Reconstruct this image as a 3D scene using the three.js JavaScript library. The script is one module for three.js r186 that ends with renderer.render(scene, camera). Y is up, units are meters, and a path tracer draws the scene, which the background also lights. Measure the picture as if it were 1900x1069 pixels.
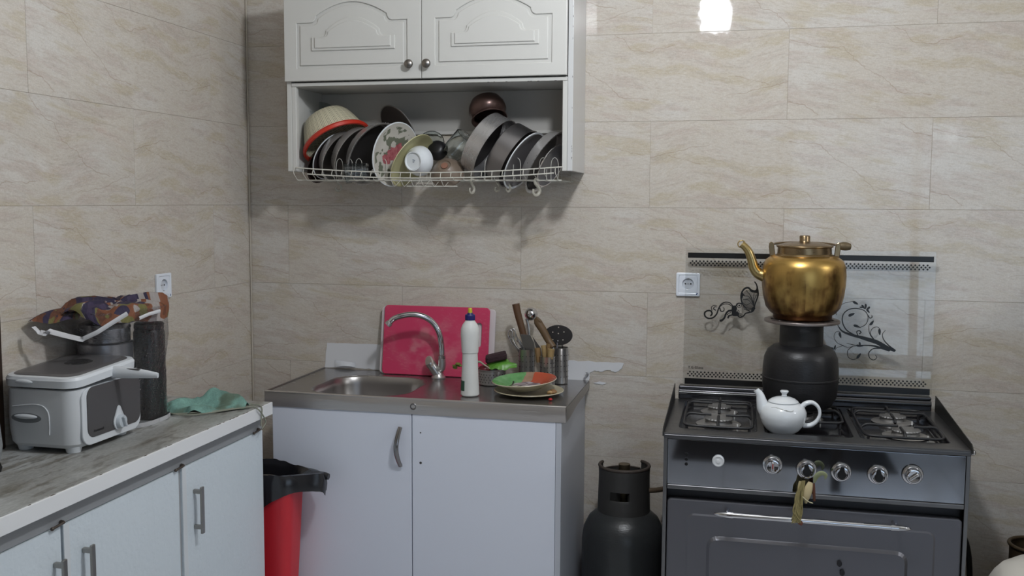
import * as THREE from 'three';
import { RoundedBoxGeometry } from 'three/addons/geometries/RoundedBoxGeometry.js';
import { mergeGeometries, mergeVertices, toCreasedNormals } from 'three/addons/utils/BufferGeometryUtils.js';

// ---------------------------------------------------------------- camera, light, exposure
const scene = new THREE.Scene();
scene.background = new THREE.Color().setRGB(2.1, 2.35, 2.85);
const FPX = 1790.74, YAW = 0.23, PITCH = -0.0895, ROLL = 0.0056, EYE = new THREE.Vector3(1.8474, 1.5032, 3.4191);
const camera = new THREE.PerspectiveCamera(2 * Math.atan(534.5 / FPX) * 180 / Math.PI, 1900 / 1069, 0.05, 60);
camera.position.copy(EYE);
camera.rotation.set(PITCH, YAW, ROLL, 'YXZ');
camera.updateMatrixWorld(true);
const renderer = new THREE.WebGLRenderer({ antialias: true });
renderer.toneMapping = THREE.LinearToneMapping;
renderer.toneMappingExposure = 0.69;
renderer.shadowMap.enabled = true;
const LAMP_A = { pos: [1.71, 2.41, 1.45], power: 4.4, color: [0.96, 1.0, 1.06] };
const LAMP_B = { pos: [4.1, 2.25, 1.4], power: 1.9, color: [0.97, 1.0, 1.04] };

// ---------------------------------------------------------------- helpers
const V = (x, y, z) => new THREE.Vector3(x, y, z);
let seed = 7;
const rnd = () => { seed = (seed * 1664525 + 1013904223) >>> 0; return seed / 4294967296; };
// where the sight line through a pixel of the frame meets a real plane of the room
function sight(px, py) { return V((px - 950) / FPX, -(py - 534.5) / FPX, -1).applyEuler(camera.rotation); }
function cut(px, py, axis, v) { const d = sight(px, py); return EYE.clone().addScaledVector(d, (v - EYE[axis]) / d[axis]); }
const az = (px, py, z) => cut(px, py, 'z', z), ay = (px, py, y) => cut(px, py, 'y', y), ax = (px, py, x) => cut(px, py, 'x', x);

function hash(x, y, s) { let h = (x * 374761393 + y * 668265263 + s * 2147483647) | 0; h = Math.imul(h ^ (h >>> 13), 1274126177); return ((h ^ (h >>> 16)) >>> 0) / 4294967296; }
function noise(x, y, s = 0, wx = 0, wy = 0) {
  const xi = Math.floor(x), yi = Math.floor(y), fx = x - xi, fy = y - yi, u = fx * fx * (3 - 2 * fx), v = fy * fy * (3 - 2 * fy);
  const m = (a, n) => n ? ((a % n) + n) % n : a;
  const a = hash(m(xi, wx), m(yi, wy), s), b = hash(m(xi + 1, wx), m(yi, wy), s), c = hash(m(xi, wx), m(yi + 1, wy), s), d = hash(m(xi + 1, wx), m(yi + 1, wy), s);
  return a + (b - a) * u + (c - a) * v + (a - b - c + d) * u * v;
}
function fbm(x, y, s = 0, o = 4) { let r = 0, k = 0.5, t = 0; for (let i = 0; i < o; i++) { r += k * noise(x, y, s + i * 17); t += k; x *= 2.03; y *= 2.03; k *= 0.5; } return r / t; }
const sm = (a, b, x) => { const t = Math.min(1, Math.max(0, (x - a) / (b - a))); return t * t * (3 - 2 * t); };
const lerp = (a, b, t) => a + (b - a) * t;
const mix3 = (a, b, t) => [lerp(a[0], b[0], t), lerp(a[1], b[1], t), lerp(a[2], b[2], t)];

function tex(w, h, fn, { srgb = true, repeat = null } = {}) {
  const d = new Uint8Array(w * h * 4);
  for (let j = 0; j < h; j++) for (let i = 0; i < w; i++) {
    const c = fn((i + 0.5) / w, (j + 0.5) / h), k = (j * w + i) * 4;
    const a = Array.isArray(c) ? c : [c, c, c];
    for (let q = 0; q < 3; q++) d[k + q] = Math.max(0, Math.min(255, a[q]));
    d[k + 3] = a.length > 3 ? a[3] : 255;
  }
  const t = new THREE.DataTexture(d, w, h);
  t.magFilter = THREE.LinearFilter; t.minFilter = THREE.LinearMipmapLinearFilter; t.generateMipmaps = true;
  if (srgb) t.colorSpace = THREE.SRGBColorSpace;
  t.wrapS = t.wrapT = THREE.RepeatWrapping;
  if (repeat) t.repeat.set(repeat[0], repeat[1]);
  t.needsUpdate = true;
  return t;
}
const std = (c, rough = 0.5, metal = 0, o = {}) => { const m = new THREE.MeshPhysicalMaterial({ roughness: rough, metalness: metal, ...o }); if (Array.isArray(c)) m.color.setRGB(...c); else m.color.set(c); return m; };
const glassMat = (c, rough = 0.02, o = {}) => std(c, rough, 0, { transmission: 1, thickness: 0, ior: 1.5, side: THREE.DoubleSide, ...o });

const used = {};
function numbered(name) { const n = used[name] = (used[name] ?? -1) + 1; return n ? `${name}_${String(n).padStart(3, '0')}` : name; }
function tag(o, label, category, group) { o.userData.label = label; o.userData.category = category; if (group) o.userData.group = group; return o; }
function thing(name, label, category, pos = [0, 0, 0], turn = 0, group) {
  const o = new THREE.Group(); o.name = numbered(name); scene.add(o);
  o.position.set(...(pos.isVector3 ? pos.toArray() : pos)); o.rotation.y = turn;
  return tag(o, label, category, group);
}
function part(name, geo, mat, parent, label) {
  const g = Array.isArray(geo) ? join(geo) : geo;
  const m = new THREE.Mesh(g, mat); m.name = name; m.castShadow = m.receiveShadow = true;
  if (label) m.userData.label = label;
  (parent ?? scene).add(m); return m;
}
function single(name, geo, mat, label, category, group) { const m = part(numbered(name), geo, mat, scene); return tag(m, label, category, group); }
function struct(name, geo, mat, parent) { const m = part(name, geo, mat, parent); if (!parent) m.userData.kind = 'structure'; return m; }
function join(list) {
  const gs = list.map(g => { const h = g.index ? g.toNonIndexed() : g.clone(); for (const k of Object.keys(h.attributes)) if (!['position', 'normal', 'uv'].includes(k)) h.deleteAttribute(k); if (!h.attributes.uv) h.setAttribute('uv', new THREE.BufferAttribute(new Float32Array(h.attributes.position.count * 2), 2)); return h; });
  return gs.length > 1 ? mergeGeometries(gs) : gs[0];
}
function mv(g, x = 0, y = 0, z = 0, rx = 0, ry = 0, rz = 0) { const m = new THREE.Matrix4().makeRotationFromEuler(new THREE.Euler(rx, ry, rz)); m.setPosition(x, y, z); return g.applyMatrix4(m); }
function orient(g, at, dir) { const q = new THREE.Quaternion().setFromUnitVectors(V(0, 1, 0), V(...dir).normalize()); return g.applyMatrix4(new THREE.Matrix4().compose(V(...at), q, V(1, 1, 1))); }
function boxUV(g) {   // uv in metres by the facing of each triangle
  const p = g.attributes.position, n = g.attributes.normal, uv = new Float32Array(p.count * 2);
  for (let i = 0; i < p.count; i++) {
    const a = Math.abs(n.getX(i)), b = Math.abs(n.getY(i)), c = Math.abs(n.getZ(i));
    if (b >= a && b >= c) { uv[2 * i] = p.getX(i); uv[2 * i + 1] = p.getZ(i); } else if (a >= c) { uv[2 * i] = p.getZ(i); uv[2 * i + 1] = p.getY(i); } else { uv[2 * i] = p.getX(i); uv[2 * i + 1] = p.getY(i); }
  }
  g.setAttribute('uv', new THREE.BufferAttribute(uv, 2)); return g;
}
// box between two corners, with rounded edges
function bx(x0, y0, z0, x1, y1, z1, r = 0.002, seg = 2) {
  const w = x1 - x0, h = y1 - y0, d = z1 - z0, rr = Math.min(r, w / 2.01, h / 2.01, d / 2.01);
  return boxUV(mv(new RoundedBoxGeometry(w, h, d, seg, rr), (x0 + x1) / 2, (y0 + y1) / 2, (z0 + z1) / 2));
}
const creased = (g, a) => toCreasedNormals(g.scale(1000, 1000, 1000), a).scale(0.001, 0.001, 0.001);   // the add-on welds points on a grid of 1/100 unit
function lathe(pts, seg = 56, crease = 0.7) { const g = new THREE.LatheGeometry(pts.map(p => new THREE.Vector2(Math.max(p[0], 1e-5), p[1])), seg); return crease ? creased(g, crease) : g; }
const cyl = (r0, r1, h, x = 0, y = 0, z = 0, seg = 32) => mv(new THREE.CylinderGeometry(r1, r0, h, seg), x, y + h / 2, z);
// a tube whose radius follows t; flat squashes it along the frame's second axis
function sweep(pts, r, { seg = 40, rad = 12, closed = false, flat = 1, cap = true, tension = 0.5 } = {}) {
  const c = new THREE.CatmullRomCurve3(pts.map(p => p.isVector3 ? p : V(...p)), closed, 'centripetal', tension);
  const fr = c.computeFrenetFrames(seg, closed), rf = typeof r === 'function' ? r : () => r;
  const rings = [];
  for (let i = 0; i <= seg; i++) {
    const t = i / seg, P = c.getPointAt(t), ring = [];
    for (let j = 0; j < rad; j++) { const a = j / rad * Math.PI * 2; ring.push(P.clone().addScaledVector(fr.normals[i], Math.cos(a) * rf(t)).addScaledVector(fr.binormals[i], Math.sin(a) * rf(t) * flat)); }
    rings.push(ring);
  }
  return loft(rings, cap && !closed, cap && !closed);
}
const wire = (pts, r, o = {}) => sweep(pts, r, { seg: o.seg ?? Math.max(8, pts.length * 6), rad: o.rad ?? 8, ...o });
const rod = (a, b, r, rad = 8) => { const A = a.isVector3 ? a : V(...a), B = b.isVector3 ? b : V(...b), d = B.clone().sub(A), L = d.length(); const g = new THREE.CylinderGeometry(r, r, L, rad); return orient(mv(g, 0, L / 2, 0), A.toArray(), d.toArray()); };
function loft(rings, capA = false, capB = false, crease = 0.9) {
  const n = rings[0].length, P = [], U = [], I = [];
  rings.forEach((r, k) => { for (let j = 0; j <= n; j++) { const p = r[j % n]; P.push(p.x, p.y, p.z); U.push(j / n, k / (rings.length - 1)); } });
  for (let k = 0; k < rings.length - 1; k++) for (let j = 0; j < n; j++) { const a = k * (n + 1) + j, b = a + n + 1; I.push(a, b, a + 1, a + 1, b, b + 1); }
  for (const [on, k] of [[capA, 0], [capB, rings.length - 1]]) if (on) {
    const c = new THREE.Vector3(); rings[k].forEach(p => c.add(p)); c.divideScalar(n);
    const base = P.length / 3; P.push(c.x, c.y, c.z); U.push(0.5, k ? 1 : 0);
    for (let j = 0; j < n; j++) { const p = rings[k][j]; P.push(p.x, p.y, p.z); U.push(j / n, k ? 1 : 0); }
    for (let j = 0; j < n; j++) { const a = base + 1 + j, b = base + 1 + (j + 1) % n; k ? I.push(base, a, b) : I.push(base, b, a); }
  }
  const g = new THREE.BufferGeometry();
  g.setAttribute('position', new THREE.Float32BufferAttribute(P, 3)); g.setAttribute('uv', new THREE.Float32BufferAttribute(U, 2)); g.setIndex(I); g.computeVertexNormals();
  // weld the seam's normals
  const N = g.attributes.normal;
  for (let k = 0; k < rings.length; k++) { const a = k * (n + 1), b = a + n; const x = N.getX(a) + N.getX(b), y = N.getY(a) + N.getY(b), z = N.getZ(a) + N.getZ(b), l = Math.hypot(x, y, z) || 1; N.setXYZ(a, x / l, y / l, z / l); N.setXYZ(b, x / l, y / l, z / l); }
  return crease ? creased(g, crease) : g;
}
function poly(pts, holes = []) { const s = new THREE.Shape(pts.map(p => new THREE.Vector2(p[0], p[1]))); for (const h of holes) s.holes.push(new THREE.Path(h.map(p => new THREE.Vector2(p[0], p[1])))); return s; }
function rrect(x0, y0, x1, y1, r, n = 6) {
  const p = []; for (const [cx, cy, a] of [[x1 - r, y1 - r, 0], [x0 + r, y1 - r, 1], [x0 + r, y0 + r, 2], [x1 - r, y0 + r, 3]]) for (let i = 0; i <= n; i++) { const t = (a + i / n) * Math.PI / 2; p.push([cx + r * Math.cos(t), cy + r * Math.sin(t)]); }
  return p;
}
function ext(shape, depth, bevel = 0, o = {}) { const g = new THREE.ExtrudeGeometry(shape, { depth: Math.max(1e-5, depth - 2 * bevel), bevelEnabled: bevel > 0, bevelSize: bevel, bevelThickness: bevel, bevelSegments: o.bs ?? 2, bevelOffset: o.off ?? -bevel, curveSegments: 16, ...o.x }); return bevel ? g.translate(0, 0, bevel) : g; }
function grid(nu, nv, f) { const P = [], U = [], I = []; for (let j = 0; j <= nv; j++) for (let i = 0; i <= nu; i++) { const p = f(i / nu, j / nv); P.push(p.x ?? p[0], p.y ?? p[1], p.z ?? p[2]); U.push(i / nu, j / nv); } for (let j = 0; j < nv; j++) for (let i = 0; i < nu; i++) { const a = j * (nu + 1) + i; I.push(a, a + 1, a + nu + 1, a + 1, a + nu + 2, a + nu + 1); } const g = new THREE.BufferGeometry(); g.setAttribute('position', new THREE.Float32BufferAttribute(P, 3)); g.setAttribute('uv', new THREE.Float32BufferAttribute(U, 2)); g.setIndex(I); g.computeVertexNormals(); return g; }
function blob(r, sx, sy, sz, s, amp = 0.25, det = 3) { const g = mergeVertices(new THREE.IcosahedronGeometry(1, det).deleteAttribute('uv').deleteAttribute('normal')); const p = g.attributes.position; for (let i = 0; i < p.count; i++) { const x = p.getX(i), y = p.getY(i), z = p.getZ(i), k = r * (1 + amp * (fbm(x * 2 + 9, y * 2 + z * 1.7 + 5, s, 3) - 0.5) * 2); p.setXYZ(i, x * k * sx, y * k * sy, z * k * sz); } g.computeVertexNormals(); return g; }

// ---------------------------------------------------------------- materials
const brushed = tex(256, 256, (u, v) => { const k = 160 + 40 * fbm(u * 4, v * 160, 3, 3) + 40 * fbm(u * 9, v * 9, 8, 3); return [k, k, k]; }, { srgb: false, repeat: [3, 3] });
const smudge = tex(256, 256, (u, v) => { const k = 165 + 60 * fbm(u * 7, v * 7, 21, 4); return [k, k, k]; }, { srgb: false, repeat: [3, 3] });
const crinkle = tex(512, 512, (u, v) => 255 * Math.min(1, Math.abs(fbm(u * 16, v * 24, 41, 3) - 0.5) * 3.2 + 0.35 * fbm(u * 50, v * 70, 43, 2)), { srgb: false, repeat: [3, 2] });
const dirtBump = tex(256, 256, (u, v) => 255 * fbm(u * 24, v * 24, 33, 4), { srgb: false, repeat: [4, 4] });
const M = {
  white: std('#d8d8d6', 0.42), cabinetWhite: std('#cac9c4', 0.4), baseWhite: std('#d9dde8', 0.33), leftWhite: std('#d0d9df', 0.45, 0, { bumpMap: dirtBump, bumpScale: 0.0012 }),
  edgeWhite: std('#e2e3e4', 0.35), greyRail: std('#8e9092', 0.5), dark: std('#17171a', 0.5), gap: std('#0e0e10', 0.8),
  steel: std([0.42, 0.41, 0.41], 0.55, 1, { roughnessMap: brushed }), sinkSteel: std([0.34, 0.325, 0.32], 0.32, 0.9, { roughnessMap: brushed }), steelDark: std([0.2, 0.19, 0.19], 0.45, 1, { roughnessMap: smudge }),
  panSteel: std([0.68, 0.66, 0.645], 0.38, 0.72, { roughnessMap: smudge }), chrome: std([0.62, 0.62, 0.64], 0.07, 1), chromeDull: std([0.46, 0.45, 0.44], 0.28, 0.85), nickel: std([0.26, 0.24, 0.22], 0.3, 1),
  black: std('#0c0c0e', 0.3), blackMatt: std('#131314', 0.7), blackEnamel: std([0.012, 0.012, 0.014], 0.16, 0, { clearcoat: 1, clearcoatRoughness: 0.12 }), castIron: std([0.018, 0.018, 0.02], 0.45),
  porcelain: std('#dfe3e6', 0.12, 0, { clearcoat: 0.6, clearcoatRoughness: 0.05 }), wireWhite: std('#c9c7bd', 0.4), socket: std('#e3e8f0', 0.25), wood: null,
  paper: std('#d9dadd', 0.35),
};

// ---------------------------------------------------------------- the room: tiled walls, floor, ceiling, rear wall with window and door
const veinsA = [[[0, .87], [.075, .81], [.147, .765], [.184, .79], [.22, .68], [.273, .53], [.31, .48], [.347, .395], [.38, .284], [.49, .24]], [[.78, .27], [.86, .31], [.93, .36], [1, .43]], [[.81, .49], [.87, .45], [.93, .385]], [[.36, .99], [.40, .93], [.42, .82], [.47, .79], [.58, .85]], [[.0, .2], [.05, .17], [.11, .05]]];
const veinsB = [[[.05, .7], [.12, .62], [.2, .6], [.26, .45], [.33, .4]], [[.5, .98], [.56, .8], [.6, .76], [.64, .6], [.71, .5], [.75, .36], [.86, .3]], [[.7, .12], [.82, .17], [.97, .3]], [[.3, .12], [.4, .2], [.52, .22]]];
const veinsC = [[[.1, .95], [.17, .84], [.23, .8], [.27, .66], [.36, .58]], [[.6, .66], [.7, .6], [.78, .42], [.88, .37], [.99, .33]], [[.25, .1], [.38, .19], [.5, .24]], [[.02, .4], [.1, .33], [.19, .28]]];
function marble(s, veins) {
  const W = 1024, H = 336, base = [199, 191, 180];
  const buf = new Float32Array(W * H);
  const put = (x, y, r, k) => { for (let j = Math.floor(y - r - 1); j <= y + r + 1; j++) for (let i = Math.floor(x - r - 1); i <= x + r + 1; i++) if (i >= 0 && j >= 0 && i < W && j < H) { const d = Math.hypot(i - x, j - y); const q = k * Math.max(0, 1 - d / (r + 0.6)); if (q > buf[j * W + i]) buf[j * W + i] = q; } };
  veins.forEach((v, n) => {
    for (let a = 0; a < v.length - 1; a++) for (let t = 0; t < 1; t += 0.004) {
      const u = lerp(v[a][0], v[a + 1][0], t), w = lerp(v[a][1], v[a + 1][1], t);
      const jx = (fbm(u * 40, w * 40, s + 5, 2) - .5) * 14, jy = (fbm(u * 40, w * 40, s + 9, 2) - .5) * 14;
      put(u * W + jx, w * H + jy, 0.7 + 1.2 * noise(u * 25, w * 25, s), 0.55 + 0.45 * noise(u * 14, w * 9, s + n));
    }
  });
  const t = tex(W, H, (u, v) => {
    const x = u * 3.05, y = v, ang = 0.1 + 0.25 * (fbm(x * 0.8, y * 0.8, s + 60, 2) - 0.5), xr = x * Math.cos(ang) - y * Math.sin(ang), yr = y * Math.cos(ang) + x * Math.sin(ang);
    const wx = fbm(xr * 2, yr * 3, s + 40, 3) * 0.5;
    const st = fbm(xr * 2.6 + wx, yr * 17 + wx * 2, s, 5), st2 = fbm(xr * 10 + 3, yr * 70, s + 11, 4), st3 = fbm(xr * 24, yr * 120, s + 71, 3), big = fbm(xr * 1.2, yr * 2.4, s + 21, 3), fine = fbm(x * 120, y * 120, s + 31, 2);
    let c = base;
    c = mix3(c, [205, 201, 195], sm(0.48, 0.72, big) * 0.6);
    c = mix3(c, [186, 170, 160], sm(0.5, 0.72, st) * 0.42);
    c = mix3(c, [184, 171, 146], sm(0.54, 0.72, fbm(xr * 2.2 + 7, yr * 9, s + 51, 4)) * 0.5);
    c = mix3(c, [176, 168, 158], sm(0.52, 0.68, st2) * 0.32 * sm(0.36, 0.6, st));
    c = mix3(c, [210, 206, 200], sm(0.55, 0.72, st3) * 0.3); c = mix3(c, [174, 160, 145], sm(0.6, 0.74, 1 - st3) * 0.26);
    const g = (fine - 0.5) * 16; c = [c[0] + g, c[1] + g, c[2] + g];
    const k = buf[Math.min(H - 1, Math.floor(v * H)) * W + Math.min(W - 1, Math.floor(u * W))];
    return mix3(c, [146, 124, 106], k * 0.54);
  });
  t.wrapS = t.wrapT = THREE.ClampToEdgeWrapping; return t;
}
const glazeBump = tex(256, 256, (u, v) => 255 * fbm(u * 40, v * 40, 71, 3), { srgb: false, repeat: [1.6, 0.5] });
const tileMats = [marble(1, veinsA), marble(200, veinsB), marble(400, veinsC)].map(t => std('#ffffff', 0.04, 0, { map: t, bumpMap: glazeBump, bumpScale: 0.00006, specularIntensity: 1 }));
const grout = std('#b9afa2', 0.85);
const TW = 0.9165, TH = 0.30, JOINT = 0.0009, TT = 0.008, Y0 = -0.0162;
function tileGeo(w, h, u0, u1, v0, v1, flip) {   // bevelled tile lying in z 0 (face) .. -TT, lower corner at the origin
  const b = 0.0005, P = [], U = [], N = [], I = [];
  const add = (x, y, z) => { P.push(x, y, z); let u = lerp(u0, u1, x / w), v = lerp(v0, v1, y / h); if (flip) { u = 1 - u; v = 1 - v; } U.push(u, v); return P.length / 3 - 1; };
  const quad = (a, c) => { const k = a.map(p => add(...p)); for (let i = 0; i < 4; i++) N.push(...c); I.push(k[0], k[1], k[2], k[0], k[2], k[3]); };
  const s = Math.SQRT1_2;
  quad([[b, b, 0], [w - b, b, 0], [w - b, h - b, 0], [b, h - b, 0]], [0, 0, 1]);
  quad([[0, 0, -b], [w, 0, -b], [w - b, b, 0], [b, b, 0]], [0, -s, s]); quad([[b, h - b, 0], [w - b, h - b, 0], [w, h, -b], [0, h, -b]], [0, s, s]);
  quad([[0, 0, -b], [b, b, 0], [b, h - b, 0], [0, h, -b]], [-s, 0, s]); quad([[w - b, b, 0], [w, 0, -b], [w, h, -b], [w - b, h - b, 0]], [s, 0, s]);
  quad([[0, 0, -TT], [w, 0, -TT], [w, 0, -b], [0, 0, -b]], [0, -1, 0]); quad([[0, h, -b], [w, h, -b], [w, h, -TT], [0, h, -TT]], [0, 1, 0]);
  quad([[0, 0, -TT], [0, 0, -b], [0, h, -b], [0, h, -TT]], [-1, 0, 0]); quad([[w, 0, -b], [w, 0, -TT], [w, h, -TT], [w, h, -b]], [1, 0, 0]);
  const g = new THREE.BufferGeometry(); g.setAttribute('position', new THREE.Float32BufferAttribute(P, 3)); g.setAttribute('normal', new THREE.Float32BufferAttribute(N, 3)); g.setAttribute('uv', new THREE.Float32BufferAttribute(U, 2)); g.setIndex(I); return g;
}
const tileCache = {};
function tileWall(parent, len, top, offOdd, offEven, pick) {
  for (let r = 0; Y0 + r * TH < top - 0.01; r++) {
    const ya = Math.max(0, Y0 + r * TH), yb = Math.min(top, Y0 + (r + 1) * TH), off = r % 2 ? offOdd : offEven;
    for (let k = -8; k < 10; k++) {
      const xa = Math.max(0, off + k * TW), xb = Math.min(len, off + (k + 1) * TW);
      if (xb - xa < 0.01) continue;
      const u0 = (xa - off - k * TW) / TW, u1 = (xb - off - k * TW) / TW, v0 = (ya - Y0 - r * TH) / TH, v1 = (yb - Y0 - r * TH) / TH, p = pick(r, k);
      const key = [u0, u1, v0, v1, p[1]].map(q => (+q).toFixed(3)).join();
      const g = tileCache[key] ??= tileGeo(xb - xa - JOINT, yb - ya - JOINT, u0, u1, v0, v1, p[1]);
      const m = part('tile', g, tileMats[p[0]], parent); m.position.set(xa + JOINT / 2, ya + JOINT / 2, 0);
    }
  }
}
const CEIL = 2.72, RX = 5.3, RZ = 4.7;
{
  const wb = new THREE.Group(); wb.name = 'wall_back'; wb.userData.kind = 'structure'; scene.add(wb);
  part('wall_core', bx(-0.15, 0, -0.15, RX + 0.15, CEIL, -0.0015, 0.0005, 1), grout, wb);
  const pk = (r, k) => (r === 6 && k === 0) || (r === 6 && k === -1) ? [0, false] : r === 5 && k === 0 ? [0, true] : r === 4 && k === 0 ? [0, false] : [Math.floor(hash(r, k, 3) * 2.99), hash(r, k, 9) > 0.5];
  tileWall(wb, RX, CEIL, 1.54, 1.996, pk);
  const wl = new THREE.Group(); wl.name = 'wall_left'; wl.userData.kind = 'structure'; wl.rotation.y = Math.PI / 2; wl.position.set(0, 0, RZ); scene.add(wl);
  part('wall_core', bx(0, 0, -0.15, RZ, CEIL, -0.0015, 0.0005, 1), grout, wl);
  tileWall(wl, RZ, CEIL, 0.31, 0.77, (r, k) => [Math.floor(hash(r, k, 13) * 2.99), hash(r, k, 29) > 0.5]);
  single('corner_strip', [rod([0.004, 0, 0.004], [0.004, CEIL - 0.01, 0.004], 0.0035)], std('#b9b0a2', 0.5), 'pale grout strip filling the corner between the tiled walls', 'corner strip').userData.kind = 'structure';
}
const plaster = std('#d5d2cb', 0.9), rearPaint = std('#c9c6c0', 0.8);
struct('ceiling', bx(-0.15, CEIL, -0.15, RX + 0.15, CEIL + 0.12, RZ + 0.15, 0.001, 1), plaster);
struct('wall_right', bx(RX, 0, 0, RX + 0.15, CEIL, RZ, 0.001, 1), rearPaint);
{ // rear wall behind the photographer, with a window and a door
  const wf = new THREE.Group(); wf.name = 'wall_front'; wf.userData.kind = 'structure'; scene.add(wf);
  const q = (n, ...a) => part(n, bx(...a, 0.001, 1), rearPaint, wf);
  q('wall_panel', 0, 0, RZ, 2.2, CEIL, RZ + 0.15); q('wall_panel', 2.2, 0, RZ, 4.2, 0.45, RZ + 0.15); q('wall_panel', 2.2, 2.2, RZ, 4.2, CEIL, RZ + 0.15); q('wall_panel', 4.2, 0, RZ, RX, CEIL, RZ + 0.15);
  const w = new THREE.Group(); w.name = 'window_1'; w.userData.kind = 'structure'; scene.add(w);
  for (const a of [[2.2, 0.45, 2.26, 2.2], [4.14, 0.45, 4.2, 2.2], [2.26, 0.45, 4.14, 0.51], [2.26, 2.14, 4.14, 2.2], [3.17, 0.51, 3.23, 2.14]]) part('frame_bar', bx(a[0], a[1], RZ + 0.04, a[2], a[3], RZ + 0.1, 0.004), M.white, w);
  for (const a of [[2.26, 3.17], [3.23, 4.14]]) part('pane', bx(a[0], 0.51, RZ + 0.066, a[1], 2.14, RZ + 0.07, 0.0005, 1), glassMat('#e9f0f2'), w);
  const d = new THREE.Group(); d.name = 'door_1'; d.userData.kind = 'structure'; scene.add(d);
  part('door_leaf', bx(1.0, 0.005, RZ - 0.045, 1.9, 2.1, RZ - 0.005, 0.004), std('#4a3423', 0.45), d); part('door_handle', [rod([1.82, 1.02, RZ - 0.05], [1.82, 1.02, RZ - 0.1], 0.009), rod([1.82, 1.02, RZ - 0.1], [1.7, 1.02, RZ - 0.1], 0.009)], M.chromeDull, d);
}
{ // floor of large pale tiles
  const fl = new THREE.Group(); fl.name = 'floor'; fl.userData.kind = 'structure'; scene.add(fl);
  part('floor_slab', bx(-0.15, -0.12, -0.15, RX + 0.15, -0.0012, RZ + 0.15, 0.001, 1), std('#5c5a57', 0.9), fl);
  const fm = [0, 1].map(s => std('#ffffff', 0.2, 0, { map: tex(256, 256, (u, v) => { const k = 206 + 22 * (fbm(u * 5, v * 5, 90 + s, 4) - 0.5) + 10 * (fbm(u * 60, v * 60, 95 + s, 2) - 0.5); return [k - 2, k, k + 4]; }) }));
  for (let i = 0; i * 0.6 < RX; i++) for (let j = 0; j * 0.6 < RZ; j++) {
    const w = Math.min(0.6, RX - i * 0.6), h = Math.min(0.6, RZ - j * 0.6), key = `f${w.toFixed(3)}${h.toFixed(3)}`;
    const g = tileCache[key] ??= tileGeo(w - 0.003, h - 0.003, 0, w / 0.6, 0, h / 0.6, false).rotateX(-Math.PI / 2);
    const m = part('tile', g, fm[(i * 3 + j) % 2], fl); m.position.set(i * 0.6 + 0.0015, 0, j * 0.6 + h - 0.0015);
  }
}
{ // refrigerator just outside the frame: it keeps the far lamp off the wall beside the cooker
  const t = thing('refrigerator', 'dark grey refrigerator standing against the tiled wall past the low stool', 'refrigerator', [3.12, 0, 0.02]), m = std('#3c3b3c', 0.4);
  part('body', bx(0, 0.03, 0, 0.62, 1.5, 0.55, 0.006), m, t); for (const [y0, y1] of [[0.04, 0.98], [0.99, 1.495]]) { const d = part('door', bx(0.001, y0, 0.551, 0.619, y1, 0.6, 0.01), m, t); part('handle', rod([0.05, y0 + 0.15, 0.63], [0.05, y1 - 0.1, 0.63], 0.009), M.chromeDull, d); } for (const x of [0.05, 0.57]) part('foot', cyl(0.02, 0.02, 0.0295, x, 0.0005, 0.5), M.black, t);
}
{ // dark rug and table behind the photographer, which the cooker's mirrored panel shows
  single('floor_rug', bx(1.5, 0.0005, 3.4, 2.75, 0.012, 4.3, 0.004), std('#2c2725', 0.95), 'dark woven rug on the pale floor behind the viewer', 'rug');
  const t = thing('dining_table', 'dark wooden table with square legs standing on the dark rug edge', 'table', [2.75, 0, 3.35]), m = std('#231c19', 0.4);
  part('table_top', bx(-0.42, 0.72, -0.45, 0.5, 0.75, 0.5, 0.004), m, t); for (const [x, z] of [[-0.38, -0.41], [0.44, -0.41], [-0.38, 0.44], [0.44, 0.44]]) part('leg', bx(x - 0.025, 0.0125, z - 0.025, x + 0.025, 0.7195, z + 0.025, 0.004), m, t);
}
function bulbLamp(L, label) {
  const t = thing('ceiling_lamp', label, 'lamp', L.pos);
  const em = std('#ffffff', 0.4); em.emissive.setRGB(...L.color); em.emissiveIntensity = 26;
  part('bulb', lathe([[0, -0.075], [0.06, -0.075], [0.068, -0.072], [0.072, -0.064], [0.072, 0.058], [0.068, 0.068], [0.045, 0.08], [0, 0.08]], 40), em, t);
  part('bulb_base', lathe([[0, 0.08], [0.045, 0.08], [0.03, 0.12], [0.02, 0.13], [0.02, 0.16], [0, 0.16]], 24), M.white, t);
  const y = CEIL - L.pos[1]; part('cord', rod([0, 0.16, 0], [0, y - 0.02, 0], 0.004), M.white, t); part('rose', lathe([[0, y - 0.03], [0.03, y - 0.03], [0.045, y - 0.002], [0, y - 0.002]], 24), M.white, t);
  const p = new THREE.PointLight(new THREE.Color().setRGB(...L.color), L.power, 0, 2); p.castShadow = true; p.shadow.radius = 3.2; p.position.set(0, 0, 0); p.name = 'bulb_light'; t.add(p);
}
bulbLamp(LAMP_A, 'white cylindrical bulb hanging by a cord over the sink side of the room'); bulbLamp(LAMP_B, 'white cylindrical bulb hanging by a cord beyond the cooker');

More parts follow.
